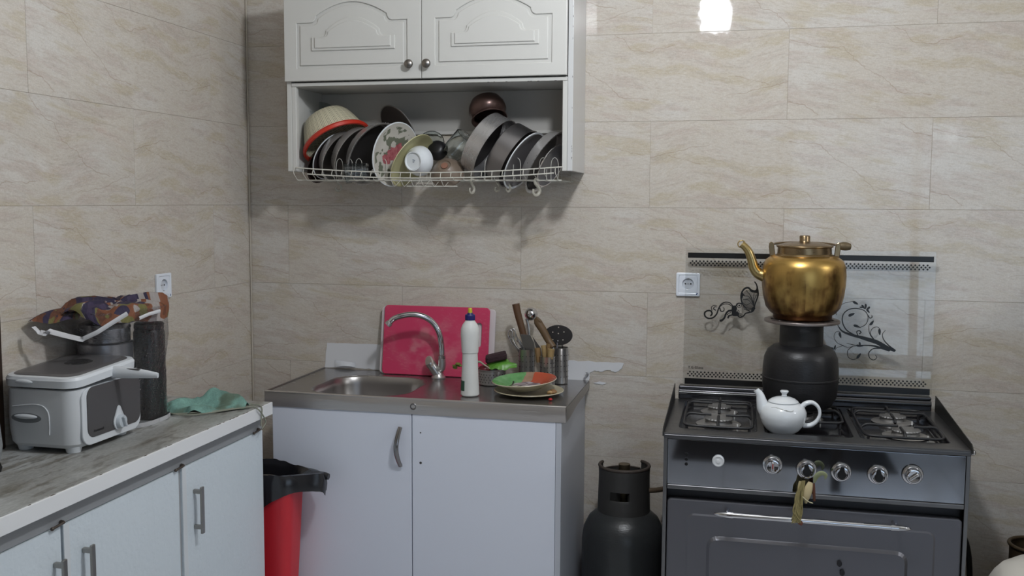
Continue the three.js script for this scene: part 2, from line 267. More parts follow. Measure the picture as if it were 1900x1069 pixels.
// ---------------------------------------------------------------- wall cabinet
const CX0 = 0.2914, CX1 = 1.3087, CY0 = 1.604, CY1 = 2.235, CD = 0.2565;
{
  const t = thing('wall_cabinet', 'white wall cabinet with two arched-panel doors above an open dish compartment', 'cabinet');
  const m = M.cabinetWhite, ST = 0.035;
  part('side_panel', bx(CX0, CY0, 0.001, CX0 + 0.018, CY1, CD, 0.002), m, t); part('side_panel', bx(CX1 - 0.018, CY0, 0.001, CX1, CY1, CD, 0.002), std('#c9c9c8', 0.2), t);
  part('face_frame', [bx(CX0 + 0.0185, CY0, CD - 0.02, CX0 + ST, 1.9, CD, 0.002), bx(CX1 - ST, CY0, CD - 0.02, CX1 - 0.0185, 1.9, CD, 0.002), bx(CX0 + 0.0185, 1.8985, CD - 0.02, CX1 - 0.0185, 1.911, CD + 0.003, 0.002)], m, t);
  part('shelf', bx(CX0 + 0.0185, 1.9, 0.001, CX1 - 0.0185, 1.916, CD - 0.021, 0.001), m, t);
  part('top_panel', bx(CX0 + 0.0185, CY1 - 0.018, 0.001, CX1 - 0.0185, CY1, CD - 0.001, 0.001), m, t);
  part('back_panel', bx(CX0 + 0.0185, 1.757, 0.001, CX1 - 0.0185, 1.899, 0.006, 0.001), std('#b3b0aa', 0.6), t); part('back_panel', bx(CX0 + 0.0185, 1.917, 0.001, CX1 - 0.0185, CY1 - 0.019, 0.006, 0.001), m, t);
  part('edge_strip', bx(CX0 + 0.0185, 1.745, 0.001, CX1 - 0.0185, 1.757, 0.012, 0.002), std('#c8c6c0', 0.5), t);
  // chipped dark spots along the frame's edges
  const chips = []; for (let i = 0; i < 11; i++) chips.push(blobAt(CX1 - 0.002 - 0.001 * rnd(), lerp(1.62, 2.15, rnd()), CD - 0.001, 0.0016, 0.005 + 0.006 * rnd(), 0.0012)); for (let i = 0; i < 7; i++) chips.push(blobAt(lerp(1.0, 1.27, rnd()), 1.8988 + 0.001 * rnd(), CD + 0.001, 0.006, 0.0012, 0.0022));
  function blobAt(x, y, z, a, b, c) { return mv(new THREE.SphereGeometry(1, 8, 6).scale(a, b, c), x, y, z); }
  const ch = part('chip', chips, std('#45403a', 0.9), t, 'dark chips along the white edge'); ch.userData.kind = 'stuff';
  const arch = (x0, x1, yb, ys, yp) => {
    const w = x1 - x0, p = [[x0, yb], [x0, ys]], L = []; const sx = w * 0.13, sy = (yp - ys) * 0.34;
    p.push([x0 + sx, ys]); for (let i = 1; i <= 5; i++) { const a = i / 5 * Math.PI / 2; p.push([x0 + sx + w * 0.05 * Math.sin(a) , ys + sy * (1 - Math.cos(a))]); }
    for (let i = 1; i <= 16; i++) { const s = i / 16, x = x0 + sx + w * 0.05 + (w - 2 * sx - w * 0.1) * s; p.push([x, ys + sy + (yp - ys - sy) * Math.sin(Math.PI * s) ** 0.9]); }
    const r = p.slice(2, 8).map(q => [x0 + x1 - q[0], q[1]]).reverse(); p.push(...r.slice(1), [x1, ys], [x1, yb]);
    return p;
  };
  for (const [xa, xb, kx, n] of [[CX0 + 0.001, 0.7926, 0.755, 'a'], [0.7946, CX1 - 0.0192, 0.817, 'b']]) {
    const dz = CD + 0.001, yb = 1.915, yt = CY1, e = [[xa, yb], [xb, yb], [xb, yt], [xa, yt]];
    const o0 = xa + 0.048, o1 = xb - 0.05, outer = arch(o0, o1, 1.957, 2.112, 2.178);
    const inn = arch(o0 + 0.056, o1 - 0.042, 2.016, 2.062, 2.128);
    const d = part('door', ext(poly(e), 0.012, 0.0015), m, t); d.position.set(0, 0, dz);
    const f = part('door_frame', ext(poly(e, [outer.slice().reverse()]), 0.0055, 0.0025, { bs: 3 }), m, d); f.position.z = 0.0121;
    const pn = part('raised_panel', ext(poly(arch(o0 + 0.012, o1 - 0.012, 1.968, 2.104, 2.168)), 0.0045, 0.0025, { bs: 3 }), m, d); pn.position.z = 0.0121;
    const pi = part('raised_panel', ext(poly(inn), 0.0045, 0.0028, { bs: 3 }), m, d); pi.position.z = 0.0166; const cxm = (inn[0][0] + inn[inn.length - 1][0]) / 2, pj = part('raised_panel', ext(poly(inn.map(q => [lerp(cxm, q[0], 0.91), lerp(2.058, q[1], 0.8)])), 0.0045, 0.0028, { bs: 3 }), m, d); pj.position.z = 0.0211;
    const k = part('knob', lathe([[0, 0], [0.008, 0], [0.006, 0.008], [0.007, 0.013], [0.0145, 0.017], [0.0155, 0.022], [0.012, 0.028], [0, 0.0305]], 28, 0).rotateX(Math.PI / 2), M.nickel, d, 'round dark metal knob'); k.position.set(kx, 1.961, 0.0176);
  }
}
// ---------------------------------------------------------------- wire dish rack and its hooks
{
  const t = thing('dish_rack', 'white wire dish rack fitted across the open bottom of the wall cabinet', 'dish rack');
  const m = M.wireWhite, x0 = CX0 + 0.0365, x1 = CX1 - 0.0365, sag = x => 1 - Math.pow((x - (x0 + x1) / 2) / ((x1 - x0) / 2), 2);
  const top = (x) => V(x, 1.617 - 0.018 * sag(x), CD + 0.012), mid = x => V(x, 1.598 - 0.018 * sag(x), CD + 0.026);
  const line = (f, a, b, n = 14) => Array.from({ length: n + 1 }, (_, i) => f(lerp(a, b, i / n)));
  part('front_rail', wire([V(x0 + 0.003, 1.617, CD - 0.03), ...line(top, x0, x1), V(x1 - 0.003, 1.617, CD - 0.03)], 0.0023, { seg: 60 }), m, t); part('front_rail', wire(line(mid, x0 + 0.05, x1 - 0.02), 0.0023, { seg: 50 }), m, t);
  for (const z of [0.02, 0.1, 0.18, CD]) part('base_rail', rod([x0, 1.5735, z], [x1, 1.5735, z], 0.0022), m, t);
  part('back_rail', rod([x0, 1.615, 0.02], [x1, 1.615, 0.02], 0.0022), m, t);
  for (let i = 0; i <= 26; i++) { const x = lerp(x0 + 0.006, x1 - 0.006, i / 26), lo = i > 9 && i < 16 ? 1.553 : 1.5735; part('cross_wire', wire([V(x, 1.615, 0.02), V(x, 1.578, 0.024), V(x, 1.5735, 0.03), V(x, 1.5735, 0.1), V(x, 1.5735, 0.2), V(x - 0.004, lo, CD + 0.004), V(x - 0.006, lo + 0.012, CD + 0.016), mid(x - 0.01).add(V(0, 0, -0.002)), top(x - 0.012)], 0.0012, { seg: 36, rad: 6 }), m, t); }
  for (const x of [x0 + 0.125, x0 + 0.162, x0 + 0.198, x0 + 0.29, x0 + 0.67, x0 + 0.77, x0 + 0.86, x0 + 0.9]) { part('plate_loop', wire([V(x, 1.5745, 0.205), V(x, 1.63, 0.205), V(x + 0.004, 1.645, 0.205), V(x + 0.012, 1.651, 0.205), V(x + 0.02, 1.645, 0.205), V(x + 0.024, 1.63, 0.205), V(x + 0.024, 1.5745, 0.205)], 0.0011, { seg: 24, rad: 6 }), m, t); }
  part('front_rail', rod([0.735, 1.553, CD + 0.004], [0.915, 1.553, CD + 0.004], 0.002), m, t);
}
const hookMat = std('#bdb9ac', 0.35, 0, { transmission: 0.35, thickness: 0 });
[[0.449, 0.17, 0.3, 'clear plastic hook hanging alone under the colander end of the rack'], [0.964, 0.22, 1.1, 'white plastic hook hanging under the steel pan in the rack'], [1.035, 0.17, -0.5, 'small pale hook hanging under the larger steel pot in the rack'], [1.073, 0.17, 0.9, 'small pale hook hanging under the white plate rim in the rack'], [1.187, 0.23, 0.8, 'largest white hook hanging near the cooker end of the rack']].forEach(([x, z, a, l], i) => {
  const s = i === 4 ? 1.15 : i === 1 ? 1 : 0.85;
  const g = wire([V(0.004, 0.008, 0.003), V(0, 0.012, 0), V(-0.004, 0.008, 0), V(-0.003, 0, 0), V(0.006, -0.01, 0), V(0.012, -0.02, 0), V(0.008, -0.031, 0), V(-0.003, -0.034, 0), V(-0.011, -0.026, 0), V(-0.009, -0.017, 0)].map(p => p.multiplyScalar(s)), 0.0032 * s, { seg: 44, rad: 8, flat: 1.5 });
  const h = single('hook', g, hookMat, l, 'hook'); h.position.set(x, 1.5735 - 0.0085 * s, i === 4 || i === 1 ? CD - 0.005 : 0.18); h.rotation.y = a;
});

// ---------------------------------------------------------------- dishes in the rack
function dishAt(name, label, cat, px, py, z, n, build, group) { const p = az(px, py, z), t = thing(name, label, cat, p, 0, group); t.quaternion.setFromUnitVectors(V(0, 1, 0), V(...n).normalize()); build(t); return t; }
const wall = (r0, r1, h, th = 0.0012, lip = 0.004) => [[0, 0], [r0 - 0.004, 0], [r0, 0.003], [r1, h - 0.002], [r1 + lip, h], [r1 + lip, h + 0.0012], [r1 - th, h - 0.0008], [r0 - th, 0.004], [r0 - 0.006, th], [0, th]];
const plateP = (r, h) => [[0, 0.002], [r * 0.5, 0.002], [r * 0.55, 0], [r * 0.6, 0.001], [r * 0.64, 0.004], [r * 0.8, h * 0.45], [r * 0.97, h * 0.95], [r, h], [r * 0.985, h + 0.0022], [r * 0.8, h * 0.45 + 0.004], [r * 0.62, 0.007], [r * 0.5, 0.0055], [0, 0.0055]];
function scallop(g, r0, amp, n) { const p = g.attributes.position; for (let i = 0; i < p.count; i++) { const x = p.getX(i), z = p.getZ(i), r = Math.hypot(x, z); if (r > r0) { const a = Math.atan2(z, x), k = 1 + amp * Math.cos(a * n); p.setX(i, x * k); p.setZ(i, z * k); } } g.computeVertexNormals(); return g; }
const serr = (r, h) => scallop(lathe(wall(r * 0.8, r * 0.93, h, 0.001, r * 0.07), 240, 0), r * 0.96, 0.012, 60);
const burntBrown = std([0.055, 0.03, 0.026], 0.35, 0.6, { roughnessMap: smudge }), nonstick = std([0.012, 0.011, 0.012], 0.4), copper = std([0.1, 0.06, 0.05], 0.4, 0.6, { roughnessMap: smudge });
dishAt('mesh_colander', 'cream mesh colander with a red rim tipped over the stacked pans', 'colander', 624, 262, 0.15, [0.5, -0.82, 0.22], t => {
  const pts = []; for (let i = 0; i <= 8; i++) { const a = i / 8; pts.push([lerp(0.08, 0.118, Math.pow(a, 0.7)), -0.098 * (1 - a) ** 1.0]); }
  // the woven wall: a real lattice of fine strips over a thin shell
  const cm = tex(512, 128, (u, v) => { const a = Math.abs(((u * 120) % 1) - 0.5) < 0.2 && Math.abs(((v * 17) % 1) - 0.5) < 0.24; return a ? [88, 84, 70] : [205, 198, 172]; });
  part('mesh_wall', lathe(pts, 72, 0), std('#ffffff', 0.5, 0, { map: cm, side: THREE.DoubleSide }), t); part('bottom', lathe([[0, -0.0992], [0.068, -0.0992], [0.08, -0.098]], 48, 0), std('#c9c3ab', 0.5, 0, { side: THREE.DoubleSide }), t);
  part('rim', lathe([[0.116, -0.003], [0.124, -0.005], [0.128, 0.002], [0.126, 0.012], [0.119, 0.012], [0.116, -0.003]], 64), std('#b8301f', 0.35), t, 'red plastic rim');
});
dishAt('glass_bowl', 'clear glass bowl behind the colander against the cabinet side', 'bowl', 590, 222, 0.05, [0.2, 0.9, 0.4], t => part('bowl', lathe(wall(0.025, 0.05, 0.05, 0.002, 0.001), 40), glassMat('#eef2f2'), t));
const N0 = [0.83, -0.47, 0.26];
dishAt('baking_pan', 'small red-brown pan with a serrated rim under the colander', 'pan', 594, 299, 0.14, N0, t => part('pan', serr(0.078, 0.02), burntBrown, t));
dishAt('dinner_plate', 'dark plate with a thin white rim between the brown pan and steel lids', 'plate', 611, 286, 0.14, N0, t => { part('plate', lathe(plateP(0.092, 0.016), 56), std('#3b3334', 0.3), t); part('rim', lathe([[0.0895, 0.0155], [0.0925, 0.0155], [0.0925, 0.0182], [0.0895, 0.0182], [0.0895, 0.0155]], 56), M.porcelain, t, 'white rim'); });
dishAt('shallow_pan', 'shallow steel pan standing beside the white-rimmed dark plate', 'pan', 624, 283, 0.14, N0, t => { part('pan', lathe(wall(0.086, 0.096, 0.036), 56), M.panSteel, t); part('inside', lathe([[0, 0.0016], [0.08, 0.0016], [0.0835, 0.004]], 40), M.steelDark, t); });
dishAt('shallow_pan', 'shallow steel pan standing against the serrated black-lined tray', 'pan', 650, 279, 0.14, N0, t => { part('pan', lathe(wall(0.094, 0.104, 0.036), 56), M.panSteel, t); part('inside', lathe([[0, 0.0016], [0.088, 0.0016], [0.0915, 0.004]], 40), M.steelDark, t); });
dishAt('serrated_tray', 'round steel tray with black inside and serrated rim beside the floral plate', 'tray', 681, 277, 0.14, [0.815, -0.47, 0.31], t => { part('tray', serr(0.124, 0.04), M.panSteel, t); part('lining', lathe([[0, 0.0022], [0.094, 0.0022], [0.1, 0.006], [0.112, 0.0365]], 56, 0), nonstick, t, 'black inside'); });
const floralPlate = tex(256, 256, (u, v) => {
  const x = u - 0.5, y = v - 0.5, r = Math.hypot(x, y) * 2;
  let c = [196, 192, 184]; const lf = fbm(u * 11, v * 11, 61, 3); if (r < 0.86 && lf > 0.52) c = mix3(c, [92, 98, 82], sm(0.52, 0.6, lf) * 0.8);
  for (const [a, b, q] of [[0.0, 0.02, 0.11], [0.02, 0.17, 0.08], [-0.02, -0.13, 0.1], [0.05, 0.1, 0.07]]) { const d = Math.hypot(x - a, y - b) + (fbm(u * 30, v * 30, 8, 2) - 0.5) * 0.06; if (d < q) c = mix3([150, 72, 82], [196, 126, 130], fbm(u * 26, v * 26, 4, 2)); }
  return c;
});
function planarUV(g, R) { const p = g.attributes.position, uv = new Float32Array(p.count * 2); for (let i = 0; i < p.count; i++) { uv[2 * i] = 0.5 + p.getX(i) / (2 * R); uv[2 * i + 1] = 0.5 + p.getZ(i) / (2 * R); } g.setAttribute('uv', new THREE.BufferAttribute(uv, 2)); return g; }
dishAt('floral_plate', 'oval-looking white plate printed with a pink rose spray and grey leaves', 'plate', 727, 285, 0.17, [0.9, -0.2, 0.38], t => { part('plate', planarUV(lathe(plateP(0.113, 0.018), 64), 0.113), std('#ffffff', 0.2, 0, { map: floralPlate }), t); part('rim', lathe([[0.111, 0.017], [0.1145, 0.0175], [0.1145, 0.0205], [0.111, 0.0208], [0.111, 0.017]], 64), M.porcelain, t); });
dishAt('dark_tray', 'dark brown round tray leaning on the cabinet back behind the floral plate', 'tray', 742, 234, 0.045, [-0.5, -0.5, 0.7], t => { part('tray', lathe(plateP(0.088, 0.01), 56), std([0.035, 0.028, 0.026], 0.4), t); part('rim', lathe([[0.086, 0.009], [0.0895, 0.0095], [0.0895, 0.013], [0.086, 0.013], [0.086, 0.009]], 56), M.chromeDull, t); });
dishAt('cream_plate', 'pale yellow plate leaning between the floral plate and the white bowl', 'plate', 757, 293, 0.15, [0.8, -0.5, 0.22], t => part('plate', lathe(plateP(0.106, 0.02), 64), std('#b9b48a', 0.3), t));
dishAt('white_bowl', 'small white porcelain bowl with its stamped foot turned outwards', 'bowl', 771, 299, 0.2, [0.2, 0.05, -0.96], t => {
  part('bowl', lathe([[0, -0.013], [0.028, -0.013], [0.03, -0.018], [0.033, -0.018], [0.034, -0.012], [0.045, 0], [0.052, 0.018], [0.0535, 0.03], [0.0515, 0.03], [0.049, 0.018], [0.042, 0.002], [0.03, -0.009], [0, -0.009]], 56), M.porcelain, t);
  part('stamp', [0, 1, 2].map(i => mv(new THREE.BoxGeometry(0.006 + 0.002 * i, 0.0004, 0.0018), 0, -0.0132, (i - 1) * 0.004)), std('#49566e', 0.6), t, 'small blue maker stamp');
});
dishAt('drinking_glass', 'clear ribbed glass lying in front of the serrated black tray', 'glass', 664, 320, 0.225, [-0.9, -0.1, 0.35], t => part('glass', scallop(lathe([[0, -0.04], [0.026, -0.04], [0.029, -0.036], [0.035, 0.045], [0.033, 0.045], [0.027, -0.03], [0, -0.033]], 60, 0.5), 0.03, 0.02, 15), glassMat('#e6ecef', 0.04, { thickness: 0.003 }), t));
dishAt('black_bowl', 'small black bowl lying behind the clear glass jar', 'bowl', 811, 278, 0.09, [0.1, -0.4, -0.9], t => part('bowl', lathe([[0, -0.022], [0.018, -0.022], [0.03, -0.014], [0.037, 0.004], [0.037, 0.012], [0.035, 0.012], [0.028, -0.01], [0, -0.017]], 48, 0), nonstick, t));
dishAt('glass_jar', 'clear glass jar lying tilted in the middle of the rack', 'jar', 850, 272, 0.12, [-0.55, -0.75, 0.35], t => { part('jar', lathe([[0, -0.05], [0.036, -0.05], [0.041, -0.045], [0.041, 0.02], [0.034, 0.032], [0.032, 0.045], [0.03, 0.045], [0.032, 0.03], [0.038, 0.018], [0.038, -0.043], [0, -0.046]], 48), glassMat('#e8eded', 0.02, { thickness: 0.003 }), t); });
dishAt('glass_jar', 'squat clear glass dish lying beneath the tilted jar at the back', 'jar', 800, 255, 0.045, [0.3, -0.5, 0.8], t => part('jar', lathe(wall(0.03, 0.045, 0.04, 0.003, 0.001), 40), glassMat('#e2eae8', 0.04, { thickness: 0.003 }), t));
dishAt('amber_bowl', 'brownish translucent bowl upside down below the glass jar', 'bowl', 829, 318, 0.19, [0.0, -0.55, -0.82], t => { part('bowl', lathe([[0, -0.03], [0.02, -0.03], [0.022, -0.034], [0.026, -0.032], [0.045, -0.015], [0.06, 0.012], [0.0575, 0.013], [0.042, -0.012], [0.024, -0.027], [0, -0.027]], 56), std('#7d6e60', 0.4, 0, { transmission: 0.12, thickness: 0 }), t); part('foot', lathe([[0, -0.0305], [0.012, -0.0305], [0.012, -0.035], [0, -0.037]], 32), std('#87604f', 0.3), t, 'reddish raised centre'); });
dishAt('copper_pot', 'brown copper pot lying on top of the steel pans', 'pot', 905, 206, 0.105, [0.28, -0.85, 0.4], t => { part('pot', lathe([[0, -0.05], [0.03, -0.05], [0.052, -0.042], [0.064, -0.02], [0.066, 0.0], [0.058, 0.016], [0.054, 0.02], [0.056, 0.028], [0.064, 0.034], [0.062, 0.036], [0.053, 0.029], [0.05, 0.02], [0.062, -0.005], [0.05, -0.038], [0, -0.046]], 56), copper, t); });
const N1 = [0.84, -0.52, 0.14];
dishAt('saucepan', 'plain steel pan with tall brushed wall under the copper pot', 'pan', 893, 262, 0.14, N1, t => { part('pan', lathe(wall(0.114, 0.117, 0.062, 0.0014, 0.002), 64), std([0.52, 0.51, 0.51], 0.36, 0.85, { roughnessMap: brushed }), t); part('inside', lathe([[0, 0.002], [0.108, 0.002], [0.113, 0.006], [0.1155, 0.058]], 48, 0.8), M.steelDark, t); });
dishAt('saucepan', 'darker steel pot wedged between the brushed pan and the white plate', 'pan', 935, 277, 0.13, N1, t => { part('pan', lathe(wall(0.105, 0.109, 0.066, 0.0014, 0.003), 64), std([0.33, 0.32, 0.33], 0.4, 1, { roughnessMap: smudge }), t); part('inside', lathe([[0, 0.002], [0.1, 0.002], [0.104, 0.006], [0.107, 0.062]], 48, 0.8), M.steelDark, t); });
dishAt('dinner_plate', 'grey plate with a broad white rim next to the large serrated tray', 'plate', 966, 294, 0.17, [0.82, -0.5, 0.22], t => { part('plate', lathe(plateP(0.108, 0.016), 64), std('#6d6a6b', 0.3), t); part('rim', lathe([[0.102, 0.0135], [0.109, 0.0155], [0.1095, 0.019], [0.103, 0.018], [0.102, 0.0135]], 64), M.porcelain, t, 'white rim'); });
dishAt('serrated_tray', 'large round steel tray with serrated rim near the cabinet side', 'tray', 1000, 290, 0.14, [0.82, -0.52, 0.16], t => { part('tray', serr(0.124, 0.04), M.panSteel, t); part('lining', lathe([[0, 0.0022], [0.092, 0.0022], [0.098, 0.006], [0.11, 0.037]], 56, 0), M.steelDark, t); });
dishAt('saucer', 'small grey saucer with a bright rim in front of the large serrated tray', 'saucer', 1018, 304, 0.2, [0.84, -0.46, 0.24], t => { part('saucer', lathe(plateP(0.078, 0.012), 56), std('#57565a', 0.3), t); part('rim', lathe([[0.0755, 0.0112], [0.079, 0.0115], [0.079, 0.0145], [0.0755, 0.0142], [0.0755, 0.0112]], 56), M.chrome, t, 'bright rim'); });

// ---------------------------------------------------------------- sink cabinet and steel sink
const SX0 = 0.3066, SX1 = 1.3356, SD = 0.4837, SY = 0.86;
{
  const t = thing('sink_cabinet', 'white double-door base cabinet under the steel sink', 'cabinet');
  part('carcass', [bx(0.331, 0.09, 0.001, 0.349, 0.828, 0.462, 0.001), bx(1.304, 0.001, 0.001, 1.322, 0.828, 0.483, 0.001), bx(0.3495, 0.09, 0.001, 1.3035, 0.108, 0.462, 0.001), bx(0.35, 0.001, 0.4, 1.3035, 0.089, 0.416, 0.001)], std('#b9bcc4', 0.4), t);
  const d1 = part('door', bx(0.332, 0.1, 0.4635, 0.8255, 0.8135, 0.4825, 0.0015), M.baseWhite, t), d2 = part('door', bx(0.8285, 0.1, 0.4635, 1.303, 0.8135, 0.4825, 0.0015), M.baseWhite, t);
  const h = []; for (let i = 0; i <= 10; i++) { const s = i / 10; h.push(V(0.789 - 0.007 * Math.sin(Math.PI * s), lerp(0.637, 0.767, s), 0.4875 + 0.022 * Math.sin(Math.PI * s))); }
  part('handle', [sweep(h, s => 0.0075 + 0.001 * Math.sin(Math.PI * s), { seg: 30, rad: 14, flat: 0.62 }), rod([0.789, 0.642, 0.4826], [0.789, 0.642, 0.489], 0.005), rod([0.789, 0.762, 0.4826], [0.789, 0.762, 0.489], 0.005)], std([0.3, 0.29, 0.29], 0.2, 1), d1, 'dark chrome bow handle');
  for (const y of [0.752, 0.652]) part('screw_hole', mv(new THREE.CylinderGeometry(y < 0.7 ? 0.0042 : 0.0022, y < 0.7 ? 0.0042 : 0.0022, 0.001, 14).rotateX(Math.PI / 2), 0.857, y, 0.4829), std('#3d3a3a', 0.8), d2);
}
{
  const t = thing('kitchen_sink', 'stainless steel sink top with one basin and a drainboard, worn front edge', 'sink');
  const bas = rrect(0.43, 0.115, 0.785, 0.457, 0.1, 8), H = 0.004;
  const shape = poly([[SX0, 0.001], [SX1, 0.001], [SX1, SD], [SX0, SD]], [bas.slice().reverse()]);
  part('worktop', ext(shape, H, 0.0012).rotateX(Math.PI / 2).translate(0, SY, 0), M.sinkSteel, t);   // shape's y runs along z
  const ring = (k, y) => rrect(0.43 + k, 0.115 + k, 0.785 - k, 0.457 - k, 0.1 - k * 0.55, 8).map(p => V(p[0], y, p[1]));
  part('basin', loft([ring(-0.004, SY + 0.0002), ring(0, SY - 0.001), ring(0.004, SY - 0.006), ring(0.008, SY - 0.03), ring(0.016, SY - 0.12), ring(0.03, SY - 0.142), ring(0.06, SY - 0.15)], false, true, 0.6), std([0.36, 0.345, 0.335], 0.42, 1, { roughnessMap: brushed, side: THREE.DoubleSide }), t);
  part('drain', lathe([[0, -0.0005], [0.03, -0.0005], [0.036, 0.002], [0.036, 0.0005], [0, 0.001]], 32).translate(0.62, SY - 0.148, 0.26), M.chromeDull, t);
  // folded front apron: slightly wavy sheet with a rolled upper lip
  const apr = grid(90, 8, (u, v) => { const x = lerp(SX0, SX1, u), y = lerp(SY - 0.001, SY - 0.048, v); return V(x, y, SD + 0.0035 * Math.sin(Math.PI * Math.min(1, v * 1.1)) + 0.0032 * (fbm(x * 9, v * 2.2, 77, 3) - 0.5) + 0.0018); });
  part('front_apron', [apr, rod([SX0, SY + 0.0005, SD - 0.002], [SX1, SY + 0.0005, SD - 0.002], 0.0048, 12)], std([0.52, 0.49, 0.47], 0.4, 0.85, { roughnessMap: smudge, side: THREE.DoubleSide, bumpMap: smudge, bumpScale: 0.0012 }), t);
  part('side_apron', [grid(20, 4, (u, v) => V(SX1 + 0.001 + 0.002 * Math.sin(u * 9) * v, lerp(SY - 0.001, SY - 0.046 + 0.02 * (1 - u), v), lerp(0.002, SD, u)))], std([0.4, 0.39, 0.385], 0.42, 1, { side: THREE.DoubleSide }), t);
  part('side_apron', [grid(20, 4, (u, v) => V(SX0 - 0.001, lerp(SY - 0.001, SY - 0.046, v), lerp(0.002, SD, u))), rod([SX0 + 0.001, SY + 0.001, 0.004], [SX0 + 0.001, SY + 0.001, SD], 0.003)], std([0.3, 0.28, 0.26], 0.42, 1, { side: THREE.DoubleSide }), t);
  part('plug_mark', lathe([[0.004, 0], [0.009, 0.0018], [0.0105, 0.001], [0.0115, 0]], 24).rotateX(Math.PI / 2).translate(0.834, 0.838, SD + 0.0042), M.steelDark, t);
}
// ---------------------------------------------------------------- faucet
{
  const t = thing('kitchen_faucet', 'curved chrome swan-neck faucet missing its lever behind the basin', 'faucet', [0.797, SY, 0.1]);
  const b = t.position, w = p => p.clone().sub(b), z0 = 0.1;
  part('base', lathe([[0, 0.0005], [0.026, 0.0005], [0.026, 0.005], [0.02, 0.012], [0.0175, 0.02], [0, 0.02]], 32), M.chromeDull, t);
  const lo = V(0, 0.012, 0), hi = w(az(800, 672, z0)).add(V(-0.002, 0, 0.008)), sp = w(az(820, 668, z0));
  part('body', [sweep([lo, lo.clone().lerp(hi, 0.5), hi], s => 0.018 - 0.001 * s, { rad: 20, seg: 14 }), sweep([lo.clone().lerp(hi, 0.42), V(sp.x - 0.004, sp.y - 0.03, 0), sp.clone().add(V(0, 0.01, 0))], s => 0.0165 - 0.003 * s, { rad: 18, seg: 16 })], M.chromeDull, t);
  part('valve_cap', orient(lathe([[0, 0], [0.0195, 0], [0.0195, 0.004], [0.017, 0.007], [0, 0.007]], 32).scale(1, 1, 1.25), hi.toArray(), [-0.5, 0.15, 0.85]), std('#a3968c', 0.5), t, 'bare oval valve face');
  part('collar', lathe([[0.0115, 0], [0.0145, 0.002], [0.0145, 0.012], [0.0115, 0.014]], 28).translate(sp.x, sp.y + 0.004, sp.z), M.chrome, t);
  const path = [[820, 660, 0.1], [819, 640, 0.1], [815, 618, 0.105], [806, 602, 0.11], [793, 591, 0.12], [777, 585, 0.13], [760, 584, 0.14], [743, 587, 0.15], [730, 592, 0.155], [722, 600, 0.16]].map(p => w(az(...p)));
  part('spout', sweep(path, s => 0.0115 - 0.0015 * s, { seg: 70, rad: 18 }), M.chrome, t);
  const e = path[9], d = path[9].clone().sub(path[8]); part('aerator', orient(lathe([[0, 0], [0.0115, 0], [0.0125, 0.003], [0.0125, 0.013], [0.009, 0.014], [0, 0.012]], 24), e.clone().addScaledVector(d, -0.2).toArray(), d.toArray()), M.chromeDull, t);
}
